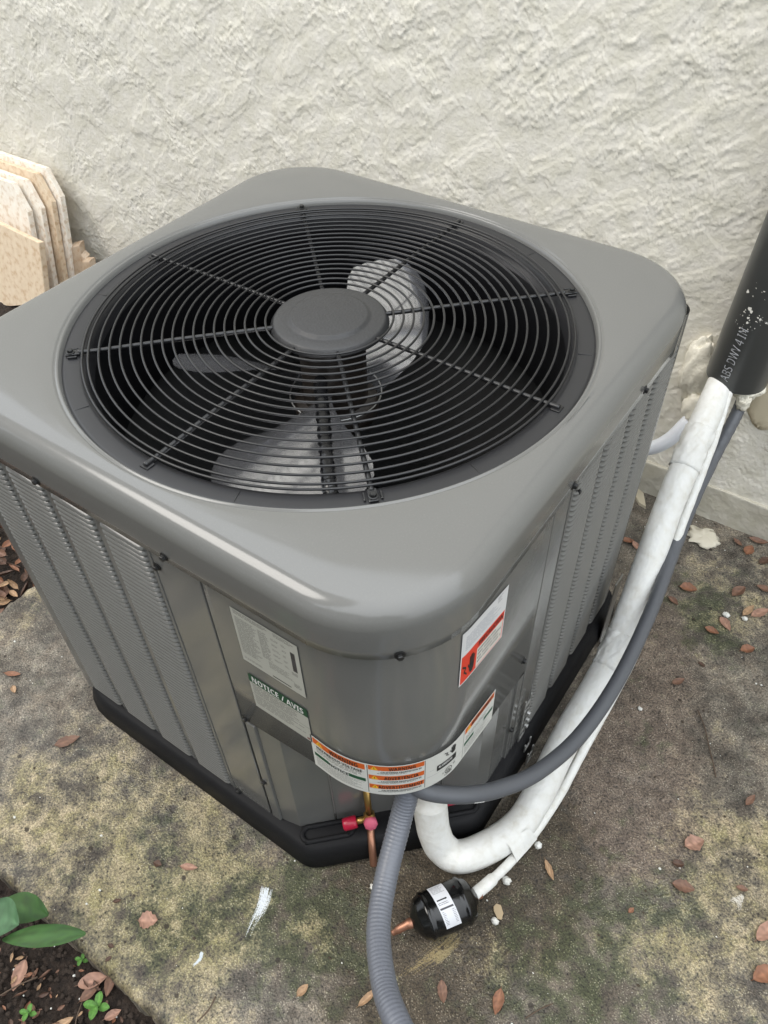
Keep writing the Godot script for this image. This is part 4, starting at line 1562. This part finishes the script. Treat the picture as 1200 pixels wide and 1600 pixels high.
	for e in [
		[-0.096, 0.790, 0.045, 0.022, -1.1, 0.4, pink, "pale pink leaf on soil beneath the long green leaf, far left"],
		[0.008, 0.728, 0.046, 0.024, 0.9, 0.4, pink, "broad pinkish leaf on soil just above the green seedling"],
		[0.034, 0.716, 0.036, 0.016, -1.0, 0.6, brown, "brown leaf standing against the slab edge above the seedling"],
		[0.017, 0.741, 0.038, 0.016, 1.4, 0.5, brown, "dark brown leaf on soil left of the green seedling"],
		[0.015, 0.798, 0.040, 0.016, 1.2, 0.4, tan, "tan oval leaf on soil below and left of the seedling"],
		[0.050, 0.783, 0.030, 0.017, 0.8, 0.4, pink, "small greyish leaf on soil directly below the seedling"],
		[0.102, 0.775, 0.046, 0.026, 0.6, 0.5, brown, "broad brown leaf on soil midway along the slab's edge"],
		[0.128, 0.782, 0.048, 0.022, -1.2, 0.5, pink, "red brown upright leaf right of the broad brown one on soil"],
		[0.095, 0.828, 0.046, 0.018, -1.3, 0.3, tan, "tan leaf on soil cut by the bottom picture edge"],
		[0.150, 0.812, 0.034, 0.022, 0.4, 0.4, brown, "rounded brown leaf on soil by the bottom edge near the slab"],
		[0.155, 0.765, 0.040, 0.018, -0.8, 0.4, brown, "brown leaf tucked under the slab's lip near the bottom edge"],
		[0.010, 0.836, 0.050, 0.026, 0.8, 0.5, orange, "orange leaf on soil at the bottom, partly under a green blade"],
		[0.070, 0.742, 0.026, 0.014, 1.1, 0.4, pink, "small grey leaf leaning on the slab right of the seedling"]]:
		sd += 1
		lay(leaf_mesh(e[2], e[3], e[5], 0.4, e[6], sd, 0.1), Vector3(e[0], SOIL_Y + 0.008, e[1]), e[4], M.leaf, "fallen_leaf", e[7], "leaf", G2, 0.002)
	# thick litter left of the slab and fine litter elsewhere: nobody could count it
	var kinds := [[brown, 0.045, 0.02], [orange, 0.04, 0.018], [dark, 0.04, 0.02], [tan, 0.03, 0.012]]
	for k in 4:
		var mm := MultiMesh.new()
		mm.transform_format = MultiMesh.TRANSFORM_3D
		mm.mesh = leaf_mesh(kinds[k][1], kinds[k][2], 0.8, 0.6, kinds[k][0], 400 + k, 0.15)
		var spots := []
		for i in 230:
			var x := -0.70 - absf(rng.randfn(0.0, 0.28))
			var z := rng.randf_range(-0.6, 0.68)
			spots.append([x, z, rng.randf_range(0.6, 1.2), 0.035])
		for i in 90:
			var x := rng.randf_range(-0.32, 0.35)
			var z := rng.randf_range(0.725, 0.98)
			spots.append([x, z, rng.randf_range(0.12, 0.5), 0.008])
		mm.instance_count = spots.size()
		for i in spots.size():
			var s: Array = spots[i]
			var bs := Basis(Vector3.UP, rng.randf() * TAU) * Basis(Vector3(1, 0, 0), rng.randfn(0.0, 0.45)) * Basis(Vector3(0, 0, 1), rng.randfn(0.0, 0.3))
			mm.set_instance_transform(i, Transform3D(bs.scaled(Vector3.ONE * s[2]), Vector3(s[0], SOIL_Y + 0.008 + rng.randf() * s[3], s[1])))
		var o := MultiMeshInstance3D.new()
		o.multimesh = mm
		o.material_override = M.leaf
		o.name = numbered("leaf_litter")
		add_child(o, true)
		o.set_meta("kind", "stuff")
		tag(o, ["brown leaves", "orange leaves", "dark rotting leaves", "straw coloured bits"][k] + " of the litter covering the soil", "leaf litter")
	# soil crumbs and white perlite
	for k in 2:
		var mm := MultiMesh.new()
		mm.transform_format = MultiMesh.TRANSFORM_3D
		var st := begin()
		lump(st, Vector3.ZERO, Vector3.ONE, 500 + k, 0.5, 8, 6)
		st.generate_normals()
		mm.mesh = st.commit()
		mm.instance_count = 1500 if k == 0 else 70
		for i in mm.instance_count:
			var s := rng.randf_range(0.0015, 0.005) if k == 0 else rng.randf_range(0.001, 0.0028)
			mm.set_instance_transform(i, Transform3D(Basis(Vector3.UP, rng.randf() * TAU).scaled(Vector3(s, s * 0.8, s)), Vector3(rng.randf_range(-0.35, 0.3), SOIL_Y + 0.004 + rng.randf() * 0.003, rng.randf_range(0.72, 0.95))))
		var o := MultiMeshInstance3D.new()
		o.multimesh = mm
		o.material_override = mat(lin(0.03, 0.02, 0.014), 0.95) if k == 0 else M.chip
		o.name = numbered("soil_crumbs" if k == 0 else "white_grit")
		add_child(o, true)
		o.set_meta("kind", "stuff")
		tag(o, "dark crumbs of soil in front of the slab" if k == 0 else "white grit scattered over the soil", "soil")
	# plants
	var deep := Color(0.026, 0.075, 0.012)
	var mid := Color(0.045, 0.105, 0.045)
	var fresh := Color(0.075, 0.19, 0.03)
	var plant := thing("garden_plant", "green plant with big glossy leaves leaning in at lower left", "plant", Vector3(-0.16, SOIL_Y, 0.80))
	for e in [[Vector3(0.120, 0.160, -0.068), 0.132, 0.031, 0.66, 0.25, -0.7, deep, 0.35], [Vector3(0.052, 0.158, -0.052), 0.062, 0.056, 0.3, 0.2, 0.3, mid, 0.3], [Vector3(0.050, 0.120, -0.080), 0.085, 0.045, 0.35, 0.3, 0.3, deep, 0.0]]:
		var o := put("leaf", leaf_mesh(e[1], e[2], e[5], e[4], e[6], 601 + int(e[1] * 1000), 0.05), M.green_leaf, plant)
		o.position = e[0]
		o.rotation = Vector3(e[7] * 0.6, e[3], 0.1)
		var st := begin()
		tube(st, smooth_path([Vector3(0, 0, 0), e[0] * 0.5 + Vector3(-0.02, 0.03, 0.02), e[0] + o.basis * Vector3(-e[1] * 0.48, 0, 0)], 6), func(_t, _a): return 0.0016, 6)
		obj("stem", st, mat(lin(0.06, 0.12, 0.03), 0.6), plant)
	for e in [[0.046, 0.748, 0.85, "small bright green seedling on soil against the slab edge"], [-0.038, 0.815, 0.55, "tiny green seedling at the bottom left of the soil"], [-0.028, 0.688 + 0.03, 0.45, "minute green sprout on soil below the slab's left edge"]]:
		var sp := thing("seedling", e[3], "plant", Vector3(e[0], SOIL_Y + 0.004, e[1]), "green seedlings on the soil")
		for k in 4:
			var a := k * TAU / 4.0 + 0.5
			var s: float = e[2]
			var o := put("leaf", leaf_mesh(0.026 * s, 0.015 * s, -0.5, 0.3, fresh, 620 + k, 0.1), M.green_leaf, sp)
			o.transform = Transform3D(Basis(Vector3.UP, a) * Basis(Vector3(0, 0, 1), 0.3), Vector3(cos(a) * 0.011 * s, 0.022 * s + 0.003 * k, -sin(a) * 0.011 * s))
		var st := begin()
		rod(st, Vector3.ZERO, Vector3(0, 0.025 * e[2], 0), 0.0011, 6)
		obj("stem", st, mat(lin(0.06, 0.12, 0.03), 0.6), sp)

func debris() -> void:
	# chips of plaster, foam and paint on the slab
	var G := "white chips on the slab"
	for e in [[0.306, 0.371, 0.008, 0.005, "white chip in front of the copper stub beside the pale conduit"], [0.482, 0.239, 0.010, 0.009, "white foam crumb touching the thin pipe above the canister"], [0.497, 0.304, 0.008, 0.007, "white crumb right of the canister below the tan chip"],
			[0.541, -0.185, 0.006, 0.004, "lone white chip on the bare slab right of the pipes"], [0.605, -0.494, 0.010, 0.006, "silvery white chip left of the tan upright leaf pair"], [0.640, -0.506, 0.008, 0.005, "white chip beneath the tan upright leaf pair"],
			[0.372, -0.640, 0.008, 0.004, "white crumb near the wall beside the thick pipe"], [0.40, -0.60, 0.007, 0.004, "white crumb on moss behind the thick pipe"], [0.90, 0.12, 0.012, 0.006, "white chip by the rust coloured leaf at right edge"]]:
		var st := begin()
		lump(st, Vector3.ZERO, Vector3(e[2], e[3], e[2] * 0.8) * 0.78, 700 + int(e[0] * 1000), 0.5, 14, 10)
		var o := obj("white_chip", st, M.chip)
		o.position = Vector3(e[0], e[3] * 0.5, e[1])
		tag(o, e[4], "chip", G)
	var st := begin()
	lump(st, Vector3.ZERO, Vector3(0.034, 0.005, 0.030), 731, 0.5, 30, 10)
	var o := obj("plaster_splash", st, mat(lin(0.58, 0.54, 0.44), 0.8))
	o.position = Vector3(0.490, 0.001, -0.684)
	tag(o, "flat splash of white plaster on the slab near the wall", "plaster")
	# tan flat flake beside the canister
	st = begin(true)
	plate(st, PackedVector2Array([Vector2(-0.012, -0.004), Vector2(-0.006, -0.009), Vector2(0.006, -0.006), Vector2(0.013, 0.002), Vector2(0.008, 0.007), Vector2(-0.004, 0.006), Vector2(-0.010, 0.003)]), 0.003, Vector3.ZERO, Basis(Vector3.UP, -0.5), 0.0006)
	o = obj("stone_flake", st, mat(lin(0.42, 0.32, 0.2), 0.8))
	o.position = Vector3(0.4945, 0.0, 0.288)
	tag(o, "flat tan stone flake right of the black canister", "flake")
	# shards of plaster at the wall foot
	st = begin(true)
	plate(st, PackedVector2Array([Vector2(-0.045, -0.006), Vector2(-0.02, -0.014), Vector2(0.02, -0.008), Vector2(0.048, -0.003), Vector2(0.03, 0.008), Vector2(-0.03, 0.010)]), 0.008, Vector3.ZERO, Basis(Vector3.UP, -1.0) * Basis(Vector3(0, 0, 1), 0.3), 0.001)
	o = obj("plaster_shard", st, mat(lin(0.5, 0.45, 0.34), 0.8))
	o.position = Vector3(0.325, 0.018, -0.70)
	tag(o, "long pale plaster shard at the wall foot behind the unit", "shard")
	# grit strewn over the slab
	for k in 2:
		var mm := MultiMesh.new()
		mm.transform_format = MultiMesh.TRANSFORM_3D
		st = begin()
		lump(st, Vector3.ZERO, Vector3.ONE, 760 + k, 0.6, 7, 5)
		st.generate_normals()
		mm.mesh = st.commit()
		mm.instance_count = 900 if k == 0 else 420
		for i in mm.instance_count:
			var size := 0.0005 + 0.0017 * pow(rng.randf(), 4.0)
			var x := rng.randf_range(-0.69, 1.0)
			var z := rng.randf_range(-0.74, 0.70)
			mm.set_instance_transform(i, Transform3D(Basis(Vector3.UP, rng.randf() * TAU).scaled(Vector3(size * 1.3, size * 0.8, size)), Vector3(x, -0.002, z)))
		var mo := MultiMeshInstance3D.new()
		mo.multimesh = mm
		mo.material_override = M.chip if k == 1 else mat(lin(0.06, 0.045, 0.03), 0.9)
		mo.name = numbered("slab_grit")
		add_child(mo, true)
		mo.set_meta("kind", "stuff")
		tag(mo, "fine dark crumbs strewn over the slab" if k == 0 else "fine pale grit strewn over the slab", "grit")
	# twigs
	for e in [[[Vector3(0.633, 0.002, -0.244), Vector3(0.656, 0.004, -0.215), Vector3(0.676, 0.003, -0.182), Vector3(0.694, 0.004, -0.152), Vector3(0.707, 0.002, -0.13)], 0.0011, "thin dark twig curving across the right side of the slab"],
			[[Vector3(0.199, 0.002, 0.676), Vector3(0.203, 0.004, 0.655), Vector3(0.199, 0.002, 0.636)], 0.0012, "short bent twig near the slab's front edge at the bottom"],
			[[Vector3(0.60, 0.002, 0.395), Vector3(0.613, 0.004, 0.372), Vector3(0.625, 0.002, 0.355)], 0.0009, "pale straw crossing another near the bottom right of centre"],
			[[Vector3(0.017, SOIL_Y + 0.012, 0.758), Vector3(0.035, SOIL_Y + 0.016, 0.785), Vector3(0.062, SOIL_Y + 0.012, 0.80)], 0.0011, "thin reddish twig on the soil below the green seedling"],
			[[Vector3(0.03, SOIL_Y + 0.012, 0.85), Vector3(0.05, SOIL_Y + 0.018, 0.82), Vector3(0.07, SOIL_Y + 0.014, 0.80)], 0.0022, "thick dark twig on the soil at the bottom edge"],
			[[Vector3(-0.10, SOIL_Y + 0.012, 0.83), Vector3(-0.085, SOIL_Y + 0.014, 0.80), Vector3(-0.07, SOIL_Y + 0.012, 0.775)], 0.0013, "pale straight twig on the soil at the far left"],
			[[Vector3(-0.74, -0.02, 0.16), Vector3(-0.72, -0.005, 0.21), Vector3(-0.715, -0.012, 0.25)], 0.0025, "grey stick on the leaf litter beside the slab's left edge"]]:
		st = begin()
		var r: float = e[1]
		tube(st, smooth_path(e[0], 6), func(t, _a): return r * (1.0 - 0.25 * sin(t * 300.0) * 0.5), 6)
		tag(obj("twig", st, M.twig), e[2], "twig", "twigs on the ground")

# ------------------------------------------------------------------ unseen foliage added to keep low sky off the cabinet sides
func added_hedge() -> void:
	var leaf := leaf_mesh(0.13, 0.065, 0.5, 0.3, Color(0.035, 0.065, 0.018), 800, 0.0)
	for e in [[Vector3(-3.4, SOIL_Y - 0.03, 2.75), Vector3(3.4, SOIL_Y - 0.03, 2.55), "long leafy green hedge out of view, added to darken the cabinet sides"]]:
		var a: Vector3 = e[0]
		var b: Vector3 = e[1]
		var h := thing("added_hedge", e[2], "added_hedge")
		var L := a.distance_to(b)
		var mm := MultiMesh.new()
		mm.transform_format = MultiMesh.TRANSFORM_3D
		mm.mesh = leaf
		mm.instance_count = int(L * 1500)
		var side := (b - a).normalized().cross(Vector3.UP)
		var nz := noise(81, 1.1, 3)
		for i in mm.instance_count:
			var t := rng.randf()
			var top := 2.3 + 0.5 * nz.get_noise_1d(t * L)
			var y := top * pow(rng.randf(), 0.8)
			var p := a.lerp(b, t) + Vector3.UP * y + side * rng.randfn(0.0, 0.17) * (1.1 - 0.3 * y / top)
			var bs := Basis(Vector3.UP, rng.randf() * TAU) * Basis(Vector3(0, 0, 1), rng.randf_range(-1.0, 0.4)) * Basis(Vector3(1, 0, 0), rng.randf_range(-0.7, 0.7))
			mm.set_instance_transform(i, Transform3D(bs.scaled(Vector3.ONE * rng.randf_range(0.7, 1.3)), p))
		var o := MultiMeshInstance3D.new()
		o.multimesh = mm
		o.material_override = M.green_leaf
		o.name = "foliage"
		h.add_child(o, true)
		o.set_meta("kind", "stuff")
		for k in int(L / 0.45):
			var q := a.lerp(b, (k + 0.5) / (L / 0.45))
			var st := begin()
			tube(st, smooth_path([q, q + Vector3(0.03, 0.7, 0.02), q + Vector3(-0.02, 1.4, -0.03), q + Vector3(0.04, 1.95, 0.0)], 4), func(d, _a): return 0.018 * (1.0 - d / 2.6), 7)
			obj("stem", st, M.twig, h)

# ------------------------------------------------------------------ stone tiles leaning on the wall
func tiles() -> void:
	var face := mat(Color.WHITE, 0.62)
	var ct := noise_tex(31, 0.014, 512, false, 4.0, 6)
	var g := Gradient.new()
	g.offsets = PackedFloat32Array([0.0, 0.28, 0.36, 0.6, 1.0])
	g.colors = PackedColorArray([rgb(205, 184, 160), rgb(222, 206, 186), rgb(231, 221, 206), rgb(237, 229, 216), rgb(242, 237, 228)])
	ct.color_ramp = g
	face.albedo_texture = ct
	face.normal_enabled = true
	face.normal_texture = noise_tex(32, 0.06, 512, true, 6.0, 4)
	face.normal_scale = 0.25
	face.uv1_triplanar = true
	face.uv1_scale = Vector3(5, 5, 5)
	var worn := face.duplicate() as StandardMaterial3D
	worn.albedo_color = rgb(236, 222, 204)
	var broken := face.duplicate() as StandardMaterial3D
	broken.albedo_color = rgb(194, 180, 166)
	# outline of a square tile with clipped corners, x along the wall and y up the tile
	var clip := 0.055
	var k := 0
	for e in [[-1.650, 0.400, -0.655, 0.018, "rearmost of four clipped stone tiles, flat on the wall"], [-1.668, 0.388, -0.632, 0.018, "second clipped stone tile from the wall, brown streak along its edge"], [-1.692, 0.372, -0.606, 0.017, "third clipped stone tile from the wall"], [-1.722, 0.366, -0.578, 0.019, "frontmost full clipped stone tile, behind the broken slab"]]:
		var w := 0.40
		var h: float = e[1]
		var cl := clip
		var poly := PackedVector2Array([Vector2(-w, 0), Vector2(0, 0), Vector2(0, h - cl * 1.35), Vector2(-cl, h), Vector2(-w + cl, h), Vector2(-w, h - cl * 1.35)])
		var lean := -0.19
		# x to the right, y of the outline up the tile, thickness towards the wall's front
		var up := Vector3(0, cos(lean), sin(lean))
		var bs := Basis(Vector3.RIGHT, Vector3.RIGHT.cross(up), up)
		var st := begin(true)
		plate(st, poly, e[3], Vector3.ZERO, bs, 0.0012)
		var o := obj("stone_tile", st, face if k != 1 else worn)
		o.position = Vector3(e[0], SOIL_Y + 0.01, e[2])
		tag(o, e[4], "stone tile", "stone tiles leaning on the wall")
		k += 1
	# broken slab in front
	var poly := PackedVector2Array([Vector2(-0.40, -0.05), Vector2(-0.20, 0.0), Vector2(-0.07, 0.045), Vector2(-0.055, 0.075), Vector2(-0.015, 0.085), Vector2(0, 0.11), Vector2(0.004, 0.265), Vector2(-0.38, 0.285)])
	var up2 := Vector3(0, cos(-0.24), sin(-0.24))
	var bs2 := Basis(Vector3.RIGHT, Vector3.RIGHT.cross(up2), up2)
	var st := begin(true)
	plate(st, poly, 0.020, Vector3.ZERO, bs2, 0.002)
	var o := obj("broken_slab", st, worn)
	o.position = Vector3(-1.60, SOIL_Y, -0.50)
	tag(o, "broken tan travertine slab leaning in front of the clipped tiles", "stone slab")
	# chunks
	for e in [[-1.640, -0.665, 0.195, 0.15, 0.12, "tallest broken stone chunk between the tiles and the unit"], [-1.575, -0.650, 0.165, -0.1, 0.10, "middle broken stone chunk right of the tallest one"], [-1.520, -0.645, 0.135, 0.2, 0.14, "short pinkish stone chunk nearest to the unit"], [-1.590, -0.545, 0.085, 0.5, 0.2, "brown stone piece under the broken slab's corner"]]:
		st = begin(true)
		var h: float = e[2]
		plate(st, PackedVector2Array([Vector2(-0.036, 0), Vector2(0.034, 0), Vector2(0.031, h * 0.80), Vector2(0.012, h * 0.84), Vector2(0.006, h), Vector2(-0.022, h * 0.93), Vector2(-0.033, h * 0.9)]), 0.026, Vector3.ZERO, Basis(Vector3.UP, e[3]) * Basis(Vector3.RIGHT, Vector3(0, -0.25, 0.97), Vector3(0, 0.97, -0.25)), 0.004)
		o = obj("stone_chunk", st, broken)
		o.position = Vector3(e[0], SOIL_Y + 0.005, e[1])
		o.rotation.z = -e[4]
		tag(o, e[5], "stone chunk", "broken stone chunks by the wall")

func _ready() -> void:
	rng.seed = 20240611
	# camera
	var cam := Camera3D.new()
	cam.name = "camera"
	add_child(cam)
	var yaw := 0.6317
	var pitch := 0.8077
	var roll := -0.0354
	var right := Vector3(cos(yaw), 0, -sin(yaw))
	var fwd := Vector3(-sin(yaw) * cos(pitch), -sin(pitch), -cos(yaw) * cos(pitch))
	var up := right.cross(fwd)
	var r2 := right * cos(roll) + up * sin(roll)
	var u2 := up * cos(roll) - right * sin(roll)
	cam.transform = Transform3D(Basis(r2, u2, -fwd), Vector3(0.6095, 1.3787, 0.7187))
	cam.fov = rad_to_deg(2.0 * atan(800.0 / 1240.8))
	cam.near = 0.02
	cam.far = 600.0
	cam.current = true
	# sky, exposure
	var we := WorldEnvironment.new()
	we.name = "world_environment"
	var env := Environment.new()
	env.background_mode = Environment.BG_SKY
	var sm := ProceduralSkyMaterial.new()
	sm.sky_top_color = Color(0.96, 0.98, 1.0)
	sm.sky_horizon_color = Color(0.58, 0.60, 0.62)
	sm.sky_curve = 0.6
	sm.ground_bottom_color = Color(0.16, 0.15, 0.12)
	sm.ground_horizon_color = Color(0.35, 0.35, 0.32)
	var sky := Sky.new()
	sky.sky_material = sm
	env.sky = sky
	env.background_energy_multiplier = 1.0
	env.tonemap_mode = Environment.TONE_MAPPER_LINEAR
	env.tonemap_exposure = 3.8
	env.sdfgi_enabled = true
	env.ssao_enabled = true
	env.ssil_enabled = true
	we.environment = env
	add_child(we)
	# overcast sun, high from the front left
	var sun := DirectionalLight3D.new()
	sun.name = "sun"
	sun.light_energy = 0.17
	sun.light_color = Color(1.0, 0.98, 0.95)
	sun.light_angular_distance = 30.0
	sun.shadow_enabled = true
	add_child(sun)
	sun.look_at_from_position(Vector3(-1.6, 2.6, 1.3), Vector3.ZERO)
	materials()
	soil()
	added_hedge()
	slab()
	wall()
	air_conditioner()
	pipes()
	canister()
	tiles()
	leaves()
	debris()
